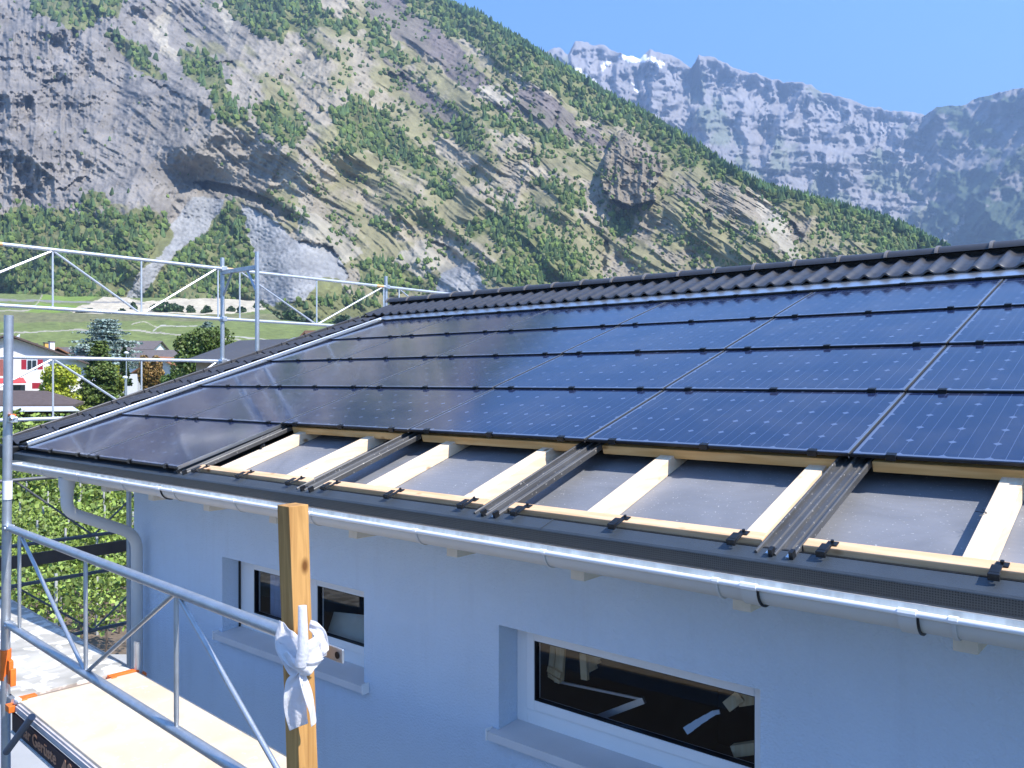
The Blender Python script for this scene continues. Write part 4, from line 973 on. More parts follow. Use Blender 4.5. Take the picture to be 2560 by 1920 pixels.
# ---- post and cloth
b = MB(); top = Vector((5.594, -1.231, .168)); dn = Vector((.030, .021, -1.0)); hs = (.066, .069)
def sect(z_): 
    o0 = top+dn*(top.z-z_) if z_ < top.z else top
    return [o0+Vector((-hs[0], 0, 0)), o0, o0+Vector((0, hs[1], 0)), o0+Vector((-hs[0], hs[1], 0))]
vs = []; rngp = random.Random(2); zs2 = [.166, .0, -.1, -.25, -.4, -.55, -.7, -.9, -1.3, -2.2]
for z_ in zs2: 
    for q in sect(z_): vs.append(q+Vector((rngp.uniform(-.0012, .0012), rngp.uniform(-.0012, .0012), 0)))
fs = [(0, 1, 2, 3)]
for i in range(len(zs2)-1):
    for k in range(4): fs.append((i*4+k, i*4+(k+1) % 4, (i+1)*4+(k+1) % 4, (i+1)*4+k))
b.add(vs, fs); o = b.build('timber_post', M_post, None, bevel=.0015); tag(o, 'rough orange-brown square timber post with a white cloth tied round it', 'post')
b = MB(); 
cloth = MB()
def ribbon(mb_, L1, L2, nu=26, nv=12, amp=.004, seed=0):
    rg = random.Random(seed)
    def interp(Lx, t):
        n_ = len(Lx)-1; f_ = t*n_; i = min(int(f_), n_-1); u = f_-i
        p0 = Lx[max(i-1, 0)]; p1 = Lx[i]; p2 = Lx[i+1]; p3 = Lx[min(i+2, n_)]
        return tuple(.5*((2*p1[j])+(-p0[j]+p2[j])*u+(2*p0[j]-5*p1[j]+4*p2[j]-p3[j])*u*u+(-p0[j]+3*p1[j]-3*p2[j]+p3[j])*u**3) for j in range(3))
    vs = []
    ph = rg.uniform(0, 6)
    for i in range(nu+1):
        a = interp(L1, i/nu); c2_ = interp(L2, i/nu)
        for j in range(nv+1):
            t = j/nv; px_ = a[0]*(1-t)+c2_[0]*t; py_ = a[1]*(1-t)+c2_[1]*t; dz_ = a[2]*(1-t)+c2_[2]*t
            dz_ += amp*.9*sin(t*8+ph+i*.25)+amp*.5*sin(i*.6+t*4+ph)+amp*.5*sin(t*15+i*.4+ph*2)*sin(i*.4); px_ += .8*sin(i*.5+ph+t*5); py_ += .7*sin(i*.6+t*4+ph)
            vs.append(at(px_, py_, 2.58+dz_))
    fs = [(i*(nv+1)+j, i*(nv+1)+j+1, (i+1)*(nv+1)+j+1, (i+1)*(nv+1)+j) for i in range(nu) for j in range(nv)]
    mb_.add(vs, fs)
ribbon(cloth, [(697, 1550, -.005), (689, 1585, -.01), (688, 1625, -.02), (712, 1665, -.04), (742, 1690, -.05)], [(708, 1556, -.008), (722, 1572, -.02), (738, 1582, -.03), (752, 1600, -.05), (775, 1640, -.05)], amp=.004, seed=1)
ribbon(cloth, [(688, 1600, -.015), (735, 1620, -.045), (770, 1600, -.05), (800, 1585, -.02), (820, 1600, .0)], [(690, 1620, -.015), (725, 1690, -.05), (770, 1683, -.06), (800, 1650, -.04), (818, 1640, .0)], amp=.005, seed=2)
ribbon(cloth, [(775, 1548, .01), (800, 1560, .0), (818, 1590, -.01), (822, 1625, -.02)], [(772, 1575, .0), (785, 1590, -.02), (800, 1620, -.03), (800, 1650, -.04)], amp=.004, seed=3)
ribbon(cloth, [(738, 1680, -.05), (714, 1705, -.045), (709, 1760, -.05), (722, 1829, -.04)], [(754, 1682, -.055), (758, 1710, -.07), (766, 1760, -.06), (770, 1808, -.05)], amp=.005, seed=4)
ribbon(cloth, [(748, 1684, -.06), (752, 1715, -.08), (768, 1765, -.075), (779, 1818, -.06)], [(764, 1682, -.05), (778, 1720, -.045), (788, 1770, -.035), (791, 1806, -.03)], amp=.003, seed=5)
ribbon(cloth, [(700, 1640, -.03), (730, 1672, -.07), (770, 1690, -.07), (790, 1668, -.05)], [(718, 1625, -.05), (742, 1650, -.08), (770, 1655, -.085), (812, 1645, -.03)], amp=.004, seed=6)
M_cl = mat('white_cloth', (.86, .85, .87), .85, var=.03, vscale=10, bump=.4, bscale=90); N = M_cl.node_tree.nodes; L = M_cl.node_tree.links
tl = N.new('ShaderNodeBsdfTranslucent'); tl.inputs[0].default_value = (.9, .89, .9, 1); mxs = N.new('ShaderNodeMixShader'); mxs.inputs[0].default_value = .42
L.new(N['Principled BSDF'].outputs[0], mxs.inputs[1]); L.new(tl.outputs[0], mxs.inputs[2]); L.new(mxs.outputs[0], N['Material Output'].inputs[0])
o = cloth.build('tied_cloth', M_cl, None, smooth=True)
for p in o.data.polygons: p.use_smooth = True
md = o.modifiers.new('thick', 'SOLIDIFY'); md.thickness = .0015; md = o.modifiers.new('sub', 'SUBSURF'); md.levels = 1; md.render_levels = 1
b = MB(); b.tube([at(756, 1514, 2.50), at(757, 1560, 2.495), at(758, 1620, 2.49), at(752, 1662, 2.50)], .0145, 12, rs=[.0125, .014, .016, .018]); rl = b.build('rolled_end', o.data.materials[0], o, smooth=True)
tag(o, 'white cloth strip knotted round the timber post and scaffold rail', 'cloth')

# ================================================================ GABLE SCAFFOLD
gs = empty('scaffold', (-1.28, 1.2, GZ), label='tall galvanised scaffold along the gable end with double guard rails above the roof edge', cat='scaffold')
XO, XI = -1.28, -.56
M_gbright = mat('bright_galvanised_rail', (.66, .68, .70), .38, .55, var=.1, vscale=9)
def tb(pts, r, name, m_=M_gbright, par=gs, n_=10):
    b = MB(); b.tube(pts, r, n_); return b.build(name, m_, par, smooth=True)
for (x, y, zt) in ((XO, 2.66, 2.0), (XI, 2.66, 2.0), (XO, 5.20, 2.02), (XI, 1.2, -.25), (XO, -.42, 2.0), (XO, 7.8, 2.0), (XI, 5.20, .3)):
    tb([(x, y, GZ+.06), (x, y, zt)], .0242, 'standard', M_galv, n_=14)
b = MB(); b.box((XO+.02, 2.64, 1.80), (XI-.02, 2.68, 1.85)); tq = b.build('transom', M_galv, gs, bevel=.004)
for s_ in (1, -1):
    x0 = XO+.025 if s_ > 0 else XI-.025
    b = MB(); b.tube([(x0, 2.66, 1.56), (x0+s_*.17, 2.66, 1.80)], .014, 8); b.build('strap', M_galv, tq, smooth=True)
for (y0, y1, ya, ym, yb) in ((-.42, 2.66, (-.30, .76), (1.67,), 2.585), (2.66, 5.20, (2.87,), (3.99,), 5.13), (5.2, 7.8, (5.42,), (6.5,), 7.6)):
    for (zt, zb) in ((1.867, 1.277), (.78, .17)):
        if y0 > 5 and zt < 1: continue
        ytop = y1-.03
        tb([(XO+.03, y0+.03, zt), (XO+.03, ytop, zt)], .0190, 'guard_rail'); tb([(XO+.03, y0+.03, zb), (XO+.03, ytop, zb)], .0190, 'guard_rail')
        vy = list(ya)+list(ym)+[yb]
        for y in vy: tb([(XO+.03, y, zb), (XO+.03, y, zt)], .0095, 'upright', n_=8)
        a0 = ya[-1]; tb([(XO+.03, a0, zt-.01), (XO+.03, ym[0]-.02, zb+.01)], .0115, 'diagonal', n_=8); tb([(XO+.03, ym[0]+.02, zb+.01), (XO+.03, yb-.02, zt-.01)], .0115, 'diagonal', n_=8)
        if len(ya) > 1: tb([(XO+.03, ya[1], zt-.01), (XO+.03, ya[0]+.02, zb+.01)], .0115, 'diagonal', n_=8)
for (y, z_) in ((2.66, 1.867), (2.66, 1.277), (2.66, .78), (5.2, 1.867), (5.2, 1.277)):
    b = MB(); b.box((XO-.03, y-.035, z_-.028), (XO+.05, y+.035, z_+.028)); b.build('coupler', M_galv, gs, bevel=.006)
b = MB(); b.tube([(XO+.03, 2.71, 1.867), (XO+.03, 2.83, 1.867)], .0205, 10); b.tube([(XO+.03, .05, 1.867), (XO+.03, .30, 1.867)], .0205, 10); b.tube([(XO+.03, 5.0, 1.867), (XO+.03, 5.12, 1.867)], .0205, 10); b.build('orange_band', mat('faded_orange', (.72, .42, .20), .6), gs, smooth=True)
M_gdk = mat('shade_darkened_rail', (.14, .15, .165), .55, .5)  # lower rails darkened in colour to stand for the house's shade
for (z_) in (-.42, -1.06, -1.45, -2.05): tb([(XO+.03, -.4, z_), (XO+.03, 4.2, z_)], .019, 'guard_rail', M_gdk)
b = MB(); b.box((XO+.055, -2.4, -1.27), (XO+.09, 4.2, -1.15)); b.build('toe_board', mat('shade_darkened_board', (.09, .07, .06), .8), gs)  # dark brown colour stands in for shade on this board
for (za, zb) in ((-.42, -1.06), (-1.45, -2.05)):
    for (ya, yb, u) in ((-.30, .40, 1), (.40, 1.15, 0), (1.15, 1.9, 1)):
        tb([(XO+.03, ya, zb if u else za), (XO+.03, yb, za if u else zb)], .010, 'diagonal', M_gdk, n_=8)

# ================================================================ VEGETATION AND VILLAGE
def leafmesh(name, C_, size, colr, parent, m_, seed=0, flat=0., var=.35):
    rg = np.random.default_rng(seed); n = len(C_); size = np.broadcast_to(size, (n,))
    u = rg.normal(size=(n, 3)); u[:, 2] *= (1-flat); u /= np.linalg.norm(u, axis=1)[:, None]
    v = np.cross(u, rg.normal(size=(n, 3))); v /= np.linalg.norm(v, axis=1)[:, None]
    s = (size*rg.uniform(.6, 1.3, n))[:, None]*.5; asp = rg.uniform(.6, 1, (n, 1))
    V = np.stack([C_-u*s, C_+v*s*asp, C_+u*s, C_-v*s*asp], 1).reshape(-1, 3)
    F = np.arange(n*4).reshape(-1, 4)
    c = np.array(colr)[None]*rg.uniform(1-var, 1+var, (n, 1))*np.array([1, 1, 1])+rg.normal(0, .006, (n, 3))
    c = np.repeat(np.clip(c, .004, 1), 4, 0)
    base = np.zeros(3)
    if parent is not None: base = np.array(parent.location)
    return npmesh(name, V-base, F, m_, c, smooth=False, parent=parent)
M_leaf = vmat('leaf', rough=.55, nscale=1.5, amt=.2, spec=.4)
M_bark = mat('bark', (.10, .075, .055), .95, var=.3, vscale=8)
M_stake = mat('pale_vine_stake', (.40, .40, .38), .7)
def broadleaf(name, label, cat, px, py_top, py_bot, wpx, z, colr, nleaf=2600, leaf=.45, clumps=14, seed=1, group=None, gz=None, col2=None, stretch=1):
    rg = np.random.default_rng(seed); top = at(px, py_top, z); bot = at(px, py_bot, z); w_ = wpx*z/FPX/2; hh = top.z-bot.z
    base = Vector((top.x, top.y, gz if gz is not None else bot.z-1.0))
    t = empty(name, base, label=label, cat=cat, group=group)
    b = MB(); tr0 = .03*hh+.05; b.tube([base, base+Vector((.1, 0, (bot.z-base.z)*.6)), Vector((top.x, top.y, bot.z+hh*.3)), Vector((top.x+.1, top.y, bot.z+hh*.75))], tr0, 8, rs=[tr0, tr0*.8, tr0*.6, tr0*.2])
    for k in range(6):
        a = rg.uniform(0, 6.28); z0 = bot.z+hh*rg.uniform(.1, .5); b.tube([(top.x, top.y, z0), (top.x+cos(a)*w_*.4, top.y+sin(a)*w_*.4, z0+hh*.18), (top.x+cos(a)*w_*.75, top.y+sin(a)*w_*.75, z0+hh*.3)], tr0*.3, 6, rs=[tr0*.35, tr0*.22, tr0*.08])
    b.build('trunk', M_bark, t, smooth=True)
    cen = []; 
    for k in range(clumps):
        zz = rg.uniform(.12, .88); rad = np.sqrt(max(0, 1-(2*zz-1)**2*.8)); a = rg.uniform(0, 6.28); rr = rg.uniform(.2, .75)*rad
        cen.append((cos(a)*rr*w_, sin(a)*rr*w_, zz*hh, rg.uniform(.26, .42)))
    P_ = []; 
    per = nleaf//clumps
    for (cx, cy, cz, r_) in cen:
        d = rg.normal(size=(per, 3)); d /= np.linalg.norm(d, axis=1)[:, None]; rr = rg.uniform(.55, 1.05, (per, 1))**.7
        q = d*rr*np.array([w_*r_*1.3, w_*r_*1.3, hh*r_*.62*stretch]); P_.append(q+np.array([top.x+cx, top.y+cy, bot.z+cz]))
    P_ = np.concatenate(P_)
    P_[:, 2] = np.minimum(P_[:, 2], top.z+hh*.03)
    leafmesh('crown', P_, leaf, colr, t, M_leaf, seed)
    return t
def conifer(name, label, cat, px, py_top, py_bot, wpx, z, colr, whorls=16, leaf=.5, seed=1, droop=.25, gz=None, irr=.25, dens=16, shape=.75):
    rg = np.random.default_rng(seed); top = at(px, py_top, z); bot = at(px, py_bot, z); w_ = wpx*z/FPX/2; hh = top.z-bot.z
    base = Vector((top.x, top.y, gz if gz is not None else bot.z-1.0)); t = empty(name, base, label=label, cat=cat)
    b = MB(); b.tube([base, Vector((top.x, top.y, bot.z+hh*.5)), top], .2, 8, rs=[.03*hh, .018*hh, .004*hh]); b.build('trunk', M_bark, t, smooth=True)
    P_ = []
    for k in range(whorls):
        f_ = (k+.3)/whorls; R_ = w_*(1-f_)**shape*rg.uniform(1-irr, 1+irr*.5)+.05*w_
        nb = int(7+rg.integers(0, 4))
        for j in range(nb):
            a = rg.uniform(0, 6.28); L_ = R_*rg.uniform(.7, 1.1); m_ = int(dens*(.4+L_/w_))
            tt = rg.uniform(.1, 1, m_); sp = .10*w_*(1.1-tt*.5)
            x = cos(a)*L_*tt+rg.normal(0, 1, m_)*sp; y = sin(a)*L_*tt+rg.normal(0, 1, m_)*sp
            zz = bot.z+hh*f_+L_*(.15*tt-droop*tt*tt)+rg.normal(0, 1, m_)*hh*.008
            P_.append(np.stack([top.x+x, top.y+y, zz], 1))
    leafmesh('crown', np.concatenate(P_), leaf, colr, t, M_leaf, seed, flat=.5)
    return t

# raised bank carrying the upper vine rows and the village
def bankz(z_): return float(np.interp(z_, [38, 56, 200], [GZ, -2.2, -2.2]))
zz_ = np.array([36, 38, 42, 46, 50, 54, 56, 60, 70, 85, 100, 118.]); xx_ = np.linspace(-1, 1, 20)
Vb = [tuple(camxz(a*np.interp(z_, [36, 118], [34, 95])-6, z_, bankz(z_)+.03)) for z_ in zz_ for a in xx_]
o = npmesh('bank', np.array(Vb), grid_faces(len(zz_), 20), mat('grassy_bank', (.13, .17, .05), .95, var=.35, vscale=.8, bump=.5, bscale=3)); tag(o, kind='structure')
# vine rows beside the house
k = 0; zc = 22.9
while zc < 53:
    kk = k; x0 = -.64*zc; x1 = (-.42 if zc < 38 else -.36)*zc
    rg = np.random.default_rng(100+k); rowlen = x1-x0; gb = bankz(zc+.1*(x0+x1)/2 if 0 else zc); base = camxz((x0+x1)/2, zc, gb+.02)
    where = ['nearest vine row, its bare stems and stakes rising from the soil', 'second vine row behind the nearest one', 'third vine row from the near edge of the vineyard'][k] if k < 3 else 'vine row number %d counted from the near edge of the vineyard' % (k+1)
    t = empty('vine_row', base, label='leafy green '+where if k else 'leafy green '+where, cat='vine row', group='rows of vines beside the house')
    near_ = zc < 34
    nl = int(rowlen*(420 if near_ else 130 if zc < 55 else 60)); lf = .135 if near_ else .22 if zc < 55 else .34
    xx = rg.uniform(x0, x1, nl); bump_ = fbm(xx*1.1+k*7, xx*0+k, 3, 400+k)
    hh = rg.beta(1.6, 1.1, nl); zz = gb+.45+hh*(1.45+bump_*.5); yy = rg.normal(0, .24, nl)*(1.1-.4*hh)
    P_ = np.stack([np.array(RW[0])[0]*xx+np.array(RW[2])[0]*(zc+yy+.1*xx)+CAM.x, np.array(RW[0])[1]*xx+np.array(RW[2])[1]*(zc+yy+.1*xx)+CAM.y, zz], 1)
    leafmesh('foliage', P_, lf, (.20, .275, .055), t, M_leaf, 500+k, var=.65)
    if zc < 48:
        xs_ = x0+.7+(k*1.3 % 2.0)
        while xs_ < x1:
            p0 = camxz(xs_, zc+.1*xs_-.12, GZ); b = MB(); b.box((p0.x-.03, p0.y-.03, gb), (p0.x+.03, p0.y+.03, gb+2.12)); b.build('stake', M_stake, t)
            if near_:
                for dx_ in (.55, 1.2):
                    p1 = camxz(xs_+dx_, zc+.1*xs_, GZ); b = MB(); b.tube([p1, p1+Vector((.05, .02, .35)), p1+Vector((-.02, .03, .75))], .03, 6); b.build('stem', M_bark, t)
            xs_ += 2.3
    k += 1; zc += 1.75 if zc < 50 else 3.4

# houses
def prism_roof(b, c0, ex_, ey_, L_, D_, zE, zR, th=.18, over=.5):
    # gable roof, ridge along ex_; c0 centre at ground plan
    for s_ in (1, -1):
        p = [c0+ex_*(-L_/2-over)+ey_*s_*(D_/2+over), c0+ex_*(L_/2+over)+ey_*s_*(D_/2+over), c0+ex_*(L_/2+over), c0+ex_*(-L_/2-over)]
        zz = [zE-over*(zR-zE)/(D_/2)]*2+[zR]*2
        q = [Vector((a.x, a.y, z_)) for a, z_ in zip(p, zz)]
        b.hexa([v_-Vector((0, 0, th)) for v_ in q]+q)
def gable_house(name, label, px, z, L_, D_, zE, zR, ang, wcol, rcol, gz=GZ, win=(), over=.6, extra=None, group=None):
    c0 = at(px, 960, z); c0.z = gz; exd = Vector((RW[0].x, RW[0].y, 0)).normalized(); eyd = Vector((RW[2].x, RW[2].y, 0)).normalized()
    e1 = exd*cos(ang)+eyd*sin(ang); e2 = -exd*sin(ang)+eyd*cos(ang)
    t = empty(name, c0, label=label, cat='house', group=group)
    Pq = lambda a, b_, z_: Vector((c0.x, c0.y, 0))+e1*a+e2*b_+Vector((0, 0, z_))
    b = MB(); h = L_/2; d = D_/2
    b.add([Pq(-h, -d, gz), Pq(h, -d, gz), Pq(h, d, gz), Pq(-h, d, gz), Pq(-h, -d, zE), Pq(h, -d, zE), Pq(h, d, zE), Pq(-h, d, zE), Pq(-h, 0, zR-.15), Pq(h, 0, zR-.15)], [(0, 1, 5, 4), (2, 3, 7, 6), (1, 2, 6, 9, 5), (3, 0, 4, 8, 7)])
    b.build('wall', wcol, t)
    b = MB(); prism_roof(b, Vector((c0.x, c0.y, 0)), e1, e2, L_, D_, zE+.1, zR+.1, over=over); rf = b.build('roof', rcol, t)
    return t, Pq, rf
M_wwall = mat('white_plaster', (.74, .72, .73), .9, var=.05); M_brroof = mat('brown_tile_roof', (.105, .075, .065), .8, var=.2, vscale=3, bump=.4, bscale=5); M_rdroof = mat('rusty_tile_roof', (.27, .12, .06), .8, var=.25, vscale=3)
M_groof = mat('grey_brown_roof', (.13, .11, .105), .8, var=.15, vscale=2); M_red = mat('red_painted_wood', (.45, .03, .05), .5); M_wing = mat('dark_window', (.03, .04, .05), .2)
M_awn = mat('red_awning', (.62, .06, .06), .7)
# chalet, gable end towards the viewer (ridge pointing away)
t, Pq, rf = gable_house('chalet', 'white house with brown roof and red shutters left of the blue cedar', 20, 88, 14, 15.6, 1.9, 5.0, radians(121), M_wwall, M_brroof, over=.9)
def on(px, py, z): return at(px, py, z)
def card(b, x0, y0, x1, y1, z, th=.08):
    p = [at(x0, y1, z), at(x1, y1, z), at(x1, y0, z), at(x0, y0, z)]; f_ = Vector((RW[2].x, RW[2].y, 0))*th
    b.hexa([p[0], p[1], p[1]+f_, p[0]+f_, p[3], p[2], p[2]+f_, p[3]+f_])
zf = 88-7.12
for (x0, x1) in ((53, 65), (94, 106)):
    b = MB(); card(b, x0, 899, x1, 924, zf); b.build('shutter', M_red, t)
b = MB(); card(b, 66.5, 898, 92.5, 926, zf); wi_ = b.build('window', M_white, t)
for (x0, x1) in ((69, 78), (81, 90)):
    b = MB(); card(b, x0, 901, x1, 923, zf-.05, .04); b.build('pane', M_wing, wi_)
for (x0, x1, y0, y1) in ((-8, 7, 898, 940),):
    b = MB(); card(b, x0, y0, x1, y1, zf); b.build('shutter', mat('faded_red_wood', (.40, .14, .11), .7), t)
b = MB(); card(b, 80, 957, 101, 972, zf); b.build('shutter', M_red, t)
b = MB(); p = [at(-20, 946, zf), at(58, 944, zf), at(66, 956, zf-1.6), at(-20, 958, zf-1.6)]; b.hexa([q-Vector((0, 0, .06)) for q in p]+p); b.build('awning', M_awn, t)
b = MB(); card(b, 18, 962, 62, 985, zf); b.build('garden_door', M_wing, t)
for (x, w_) in ((45, 7), (61, 8)):
    b = MB(); p0 = at(x, 868, 84); b.box((p0.x-.17*w_/8, p0.y-.17, p0.z-.6), (p0.x+.17*w_/8, p0.y+.17, p0.z+.35)); ch_ = b.build('chimney', M_wwall, rf)
    b = MB(); b.box((p0.x-.22, p0.y-.22, p0.z+.352), (p0.x+.22, p0.y+.22, p0.z+.43)); b.build('cap', M_groof, ch_)
p0 = at(44, 845, 84)
b = MB(); b.tube([p0+Vector((0, 0, -.9)), p0], .03, 6); an = b.build('aerial_mast', M_galv, rf)
b = MB(); b.tube([p0+Vector((-.18, 0, -.1)), p0+Vector((.02, 0, .05)), p0+Vector((.22, .1, .35))], .12, 10, rs=[.2, .17, .05]); b.build('dish', M_white, an)
# rusty-roofed house behind
t, Pq, rf = gable_house('house', 'low house with rusty tile roof and ochre chimneys behind the white chalet', 133, 108, 9, 10.5, 1.55, 4.6, radians(124), mat('dark_timber_gable', (.10, .07, .05), .9), M_rdroof, over=.7)
for (x, y0, y1, m_) in ((86, 858, 876, mat('ochre_chimney', (.70, .40, .10), .8)), (116, 856, 870, None), (129, 853, 893, M_wwall)):
    if m_ is None: m_ = bpy.data.materials['ochre_chimney']
    zz = 100 if x != 129 else 96
    pt, pb = at(x, y0, zz), at(x, y1, zz); b = MB(); b.box((pb.x-.24, pb.y-.24, pb.z-.8), (pt.x+.24, pt.y+.24, pt.z-.12)); ch_ = b.build('chimney', m_, rf)
    b = MB(); b.box((pt.x-.3, pt.y-.3, pt.z-.118), (pt.x+.3, pt.y+.3, pt.z)); b.build('cap', M_groof, ch_)
gable_house('house', 'long grey-roofed house just left of the blue cedar, far behind', 215, 150, 15, 9, 3.6, 6.4, 0, M_wwall, M_groof, gz=-4)
gable_house('house', 'long low house with grey-brown roof right of the blue cedar', 380, 150, 12.5, 8, 3.5, 5.9, radians(4), M_wwall, M_groof, gz=-4)
gable_house('house', 'small far house with hipped brown roof and dormer above the grey-brown roof', 360, 190, 7, 8, 7.6, 9.4, 0, M_wwall, M_groof, gz=1)
t, Pq, rf = gable_house('house', 'brown-roofed shed half hidden right of the orange-brown bush', 432, 120, 6, 7, 1.9, 3.8, radians(80), M_wwall, M_rdroof, gz=-5)
# low house with brown hip roof and pale awning
c0 = at(20, 1020, 56); t = empty('bungalow', Vector((c0.x, c0.y, GZ)), label='low bungalow with wide brown roof and pale canopy at the left edge', cat='house')
def px_prism(b, pts_f, z, dz, th=None):
    f_ = [at(x, y, z) for x, y in pts_f]; g_ = [at(x, y, z) + Vector((RW[2].x, RW[2].y, 0))*dz for x, y in pts_f]; n_ = len(f_)
    b.add(f_+g_, [tuple(range(n_)), tuple(reversed(range(n_, 2*n_)))]+[(i, (i+1) % n_, n_+(i+1) % n_, n_+i) for i in range(n_)])
E0 = [at(-160, 1013, 54), at(186, 1011, 54)]; back_ = [at(210, 1004, 66), at(-160, 1004, 66)]; rd = [at(-120, 974, 59), at(118, 977, 59)]
b = MB(); vs = E0+back_+rd; vs2 = [v_-Vector((0, 0, .2)) for v_ in E0+back_]
b.add(vs+vs2, [(0, 1, 5, 4), (1, 2, 5), (2, 3, 4, 5), (3, 0, 4), (0, 6, 7, 1), (1, 7, 8, 2), (2, 8, 9, 3), (3, 9, 6, 0), (9, 8, 7, 6)]); b.build('roof', M_brroof, t)
b = MB(); b.hexa([at(-160, 1031, 52), at(199, 1028, 52), at(180, 1016, 54.2), at(-160, 1017, 54.2), at(-160, 1029.5, 52), at(199, 1026.5, 52), at(180, 1014.5, 54.2), at(-160, 1015.5, 54.2)]); b.build('canopy', mat('pale_canopy', (.55, .57, .60), .6), t)
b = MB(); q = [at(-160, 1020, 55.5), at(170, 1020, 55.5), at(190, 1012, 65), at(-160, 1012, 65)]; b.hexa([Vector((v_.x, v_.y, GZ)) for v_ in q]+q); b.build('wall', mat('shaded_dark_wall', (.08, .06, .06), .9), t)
# neighbour with dark tiled roof, right
nb_ = empty('house', at(610, 980, 42), label='neighbouring house with striped dark slate-grey roof behind the gable scaffold', cat='house')
R4 = [at(470, 897, 38), at(612, 905, 38), at(748, 846, 47), at(598, 851, 49)]
b = MB(); b.hexa([v_-Vector((0, 0, .15)) for v_ in R4]+R4)
mt = mat('striped_dark_tiles', (.07, .07, .078), .6, var=.1, vscale=3); N = mt.node_tree.nodes; L = mt.node_tree.links; wv = N.new('ShaderNodeTexWave'); wv.inputs['Scale'].default_value = 1.1; wv.bands_direction = 'X'
tcn = N.new('ShaderNodeTexCoord'); L.new(tcn.outputs['Object'], wv.inputs['Vector']); bpn = N.new('ShaderNodeBump'); bpn.inputs['Strength'].default_value = .7; bpn.inputs['Distance'].default_value = .06; L.new(wv.outputs[1], bpn.inputs['Height']); L.new(bpn.outputs[0], N['Principled BSDF'].inputs['Normal'])
rf = b.build('roof', mt, nb_)
b = MB(); a0, a1 = R4[1], R4[2]; s_ = (R4[0]-R4[1]).normalized()*.28; u_ = Vector((0, 0, .05)); b.hexa([a0+u_*.2, a1+u_*.2, a1+s_+u_*.2, a0+s_+u_*.2, a0+u_, a1+u_, a1+s_+u_, a0+s_+u_]); b.build('verge_flashing', M_alu, rf)
b = MB(); q = [v_+Vector((0, 0, -.152)) for v_ in (at(490, 898, 38.6), at(606, 905, 38.6), at(735, 848, 46.4), at(600, 853, 48))]; b.hexa([Vector((v_.x, v_.y, GZ)) for v_ in q]+q); b.build('wall', mat('beige_wall', (.42, .36, .27), .9), nb_)
c0 = at(770, 860, 60); hb = empty('house', c0, label='gable of a small brown wooden roof peeking above the dark neighbouring roof', cat='house')
b = MB(); f_ = Vector((RW[2].x, RW[2].y, 0))*6
q = [at(738, 852, 60), at(762, 826, 60), at(790, 826, 66), at(770, 852, 66)]; b.hexa([v_-Vector((0, 0, .15)) for v_ in q]+q); b.build('roof', mat('weathered_red_roof', (.20, .10, .075), .8), hb)
b = MB(); q = [at(762, 829, 60.2), at(790, 829, 66.2), at(800, 852, 66.2), at(768, 852, 60.2)]; b.add(q+[v_+f_ for v_ in q], [(0, 1, 2, 3), (7, 6, 5, 4), (0, 3, 7, 4), (1, 5, 6, 2)]); b.build('wall', mat('brown_boards', (.16, .10, .07), .9), hb)

# trees
conifer('cedar', 'broad blue-grey cedar with drooping layered branches behind the green spruce', 'tree', 262, 797, 930, 215, 105, (.24, .31, .28), whorls=17, leaf=.34, seed=3, droop=.15, gz=GZ, irr=.45, dens=110, shape=.62)
conifer('spruce', 'dark green spruce standing in front of the blue cedar', 'tree', 250, 850, 1020, 140, 78, (.11, .155, .035), whorls=22, leaf=.26, seed=4, droop=.35, gz=GZ, dens=90, irr=.35)
conifer('cypress', 'slim dark green cypress beside the street lamp', 'tree', 311, 868, 965, 34, 96, (.05, .085, .03), whorls=20, leaf=.28, seed=5, droop=.1, gz=GZ, dens=40)
broadleaf('shrub', 'bright yellow-green bush right of the white chalet', 'bush', 150, 915, 1020, 110, 74, (.36, .40, .04), 8000, .24, 18, 6, gz=GZ)
broadleaf('shrub', 'small yellow-green bush between the spruce and the lamp', 'bush', 292, 915, 975, 52, 84, (.26, .29, .035), 3500, .24, 9, 7, gz=GZ)
broadleaf('shrub', 'orange-brown thuja bush with a spiky top below the upper scaffold', 'bush', 380, 892, 980, 66, 82, (.24, .15, .045), 6000, .22, 14, 8, gz=GZ, stretch=1.3)
broadleaf('tree', 'dark green broadleaf tree left of the striped dark roof', 'tree', 520, 822, 960, 165, 68, (.10, .145, .035), 14000, .26, 24, 9, gz=GZ)
conifer('pine', 'blue-grey conifer top rising behind the dark broadleaf tree', 'tree', 518, 803, 900, 70, 110, (.14, .20, .17), whorls=12, leaf=.4, seed=10, gz=GZ, irr=.4, dens=60, shape=.55)
broadleaf('shrub', 'green bush right of the orange-brown thuja', 'bush', 428, 928, 985, 60, 80, (.10, .16, .04), 1600, .36, 8, 11, gz=GZ)
broadleaf('hedge_bush', 'round clipped yellow-green bush below the spruce by the roof edge', 'bush', 240, 1018, 1062, 90, 60, (.22, .26, .04), 2200, .26, 9, 12, gz=GZ)
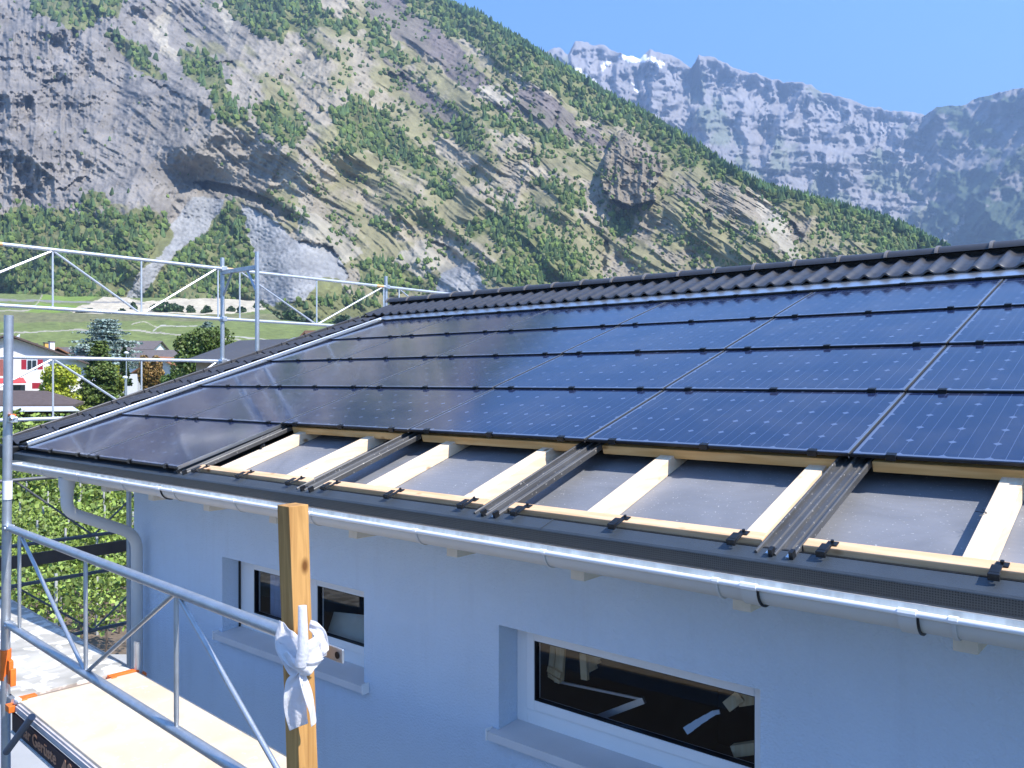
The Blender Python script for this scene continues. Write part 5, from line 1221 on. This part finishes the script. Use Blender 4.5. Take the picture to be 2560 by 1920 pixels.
for i, (px_, y0, y1, w_, z) in enumerate(((408, 756, 792, 60, 520), (440, 760, 790, 42, 520), (476, 764, 786, 30, 520), (516, 766, 787, 24, 520), (574, 768, 786, 20, 530), (600, 770, 788, 26, 520), (334, 757, 783, 18, 540), (304, 774, 787, 14, 500), (668, 745, 815, 80, 560), (725, 775, 820, 50, 520), (765, 770, 812, 60, 560), (850, 790, 820, 60, 520), (215, 772, 784, 40, 520))):
    broadleaf('field_bush', ['dark bush at the left end of the bush line below the pale terrace', 'second dark bush in the line below the pale terrace', 'third bush in the line below the pale terrace', 'fourth bush in the line, left of the scaffold post', 'small bush just right of the outer scaffold post', 'bush right of the inner scaffold post', 'slim bush at the middle of the pale terrace', 'tiny bush at the foot of the pale terrace', 'large tree clump at the left end of the grey stone heap', 'tree clump in front of the grey stone heap', 'tree clump at the middle of the grey stone heap foot', 'rightmost tree clump at the stone heap near the roof verge', 'low dark bush under the left part of the terrace'][i], 'bush', px_, y0, y1, w_, z, (.055, .095, .03), 420, 2.6, 6, 30+i, group='bushes along the foot of the mountain')
# street lamps
for i, (x, y, z) in enumerate(((316, 882, 66), (313, 943, 62))):
    p0 = at(x, y, z); t = empty('street_lamp', Vector((p0.x, p0.y, GZ)), label=['tall street lamp with flat white head in front of the cypress', 'shorter street lamp with round white globe below the taller lamp'][i], cat='street lamp', group='street lamps in the village')
    b = MB(); b.tube([(p0.x, p0.y, GZ), (p0.x, p0.y, p0.z-.08)], .05, 8, rs=[.07, .045]); b.build('pole', M_galv, t, smooth=True)
    b = MB(); b.tube([(p0.x, p0.y, p0.z-.10), (p0.x, p0.y, p0.z-.07), (p0.x, p0.y, p0.z+.02), (p0.x, p0.y, p0.z+.10)], .1, 14, rs=[.05, .17 if i else .16, .19, .08]); b.build('lamp_head', M_white, t, smooth=True)
# parked vehicles
M_car = mat('white_car_paint', (.80, .80, .80), .25, 0, var=.02, coat=.5); M_tyre = mat('tyre_rubber', (.02, .02, .02), .8)
def car(label, px_, py_, z, ang, tall=1.0):
    p0 = at(px_, py_, z); t = empty('parked_car', p0, label=label, cat='car', group='white vehicles parked in the village'); a = Vector((RW[0].x, RW[0].y, 0))*cos(ang)+Vector((RW[2].x, RW[2].y, 0))*sin(ang); a.normalize(); s_ = Vector((-a.y, a.x, 0))
    pr = [(-2.15, .35), (-2.2, .8), (-1.9, 1.0), (-1.5, 1.42*tall), (.3, 1.47*tall), (1.0, 1.0), (2.0, .85), (2.15, .6), (2.12, .35)]
    b = MB(); b.extrude(pr, lambda tt, p, q: p0+a*p+s_*tt+UZ*q, -.85, .85); b.build('body', M_car, t, bevel=.08)
    for sg in (-.86, .86):
        b = MB(); b.extrude([(-1.45, 1.0), (-1.3, 1.32*tall), (.2, 1.36*tall), (.75, 1.0)], lambda tt, p, q: p0+a*p+s_*tt+UZ*q, sg-.01, sg+.01); b.build('side_window', M_wing, t)
    for wx_ in (-1.35, 1.35):
        for sg in (-.8, .8):
            c_ = p0+a*wx_+s_*sg+UZ*.33; b = MB(); b.tube([c_-s_*.1, c_+s_*.1], .33, 14); b.build('wheel', M_tyre, t)
car('white parked van below the long grey-brown roof', 338, 921, 200, .2, 1.5)
car('white parked car between the street lamp and the orange-brown bush', 344, 951, 172, .5)
car('white parked car lowest, beside the roof verge right of the orange-brown bush', 404, 973, 120, .9)
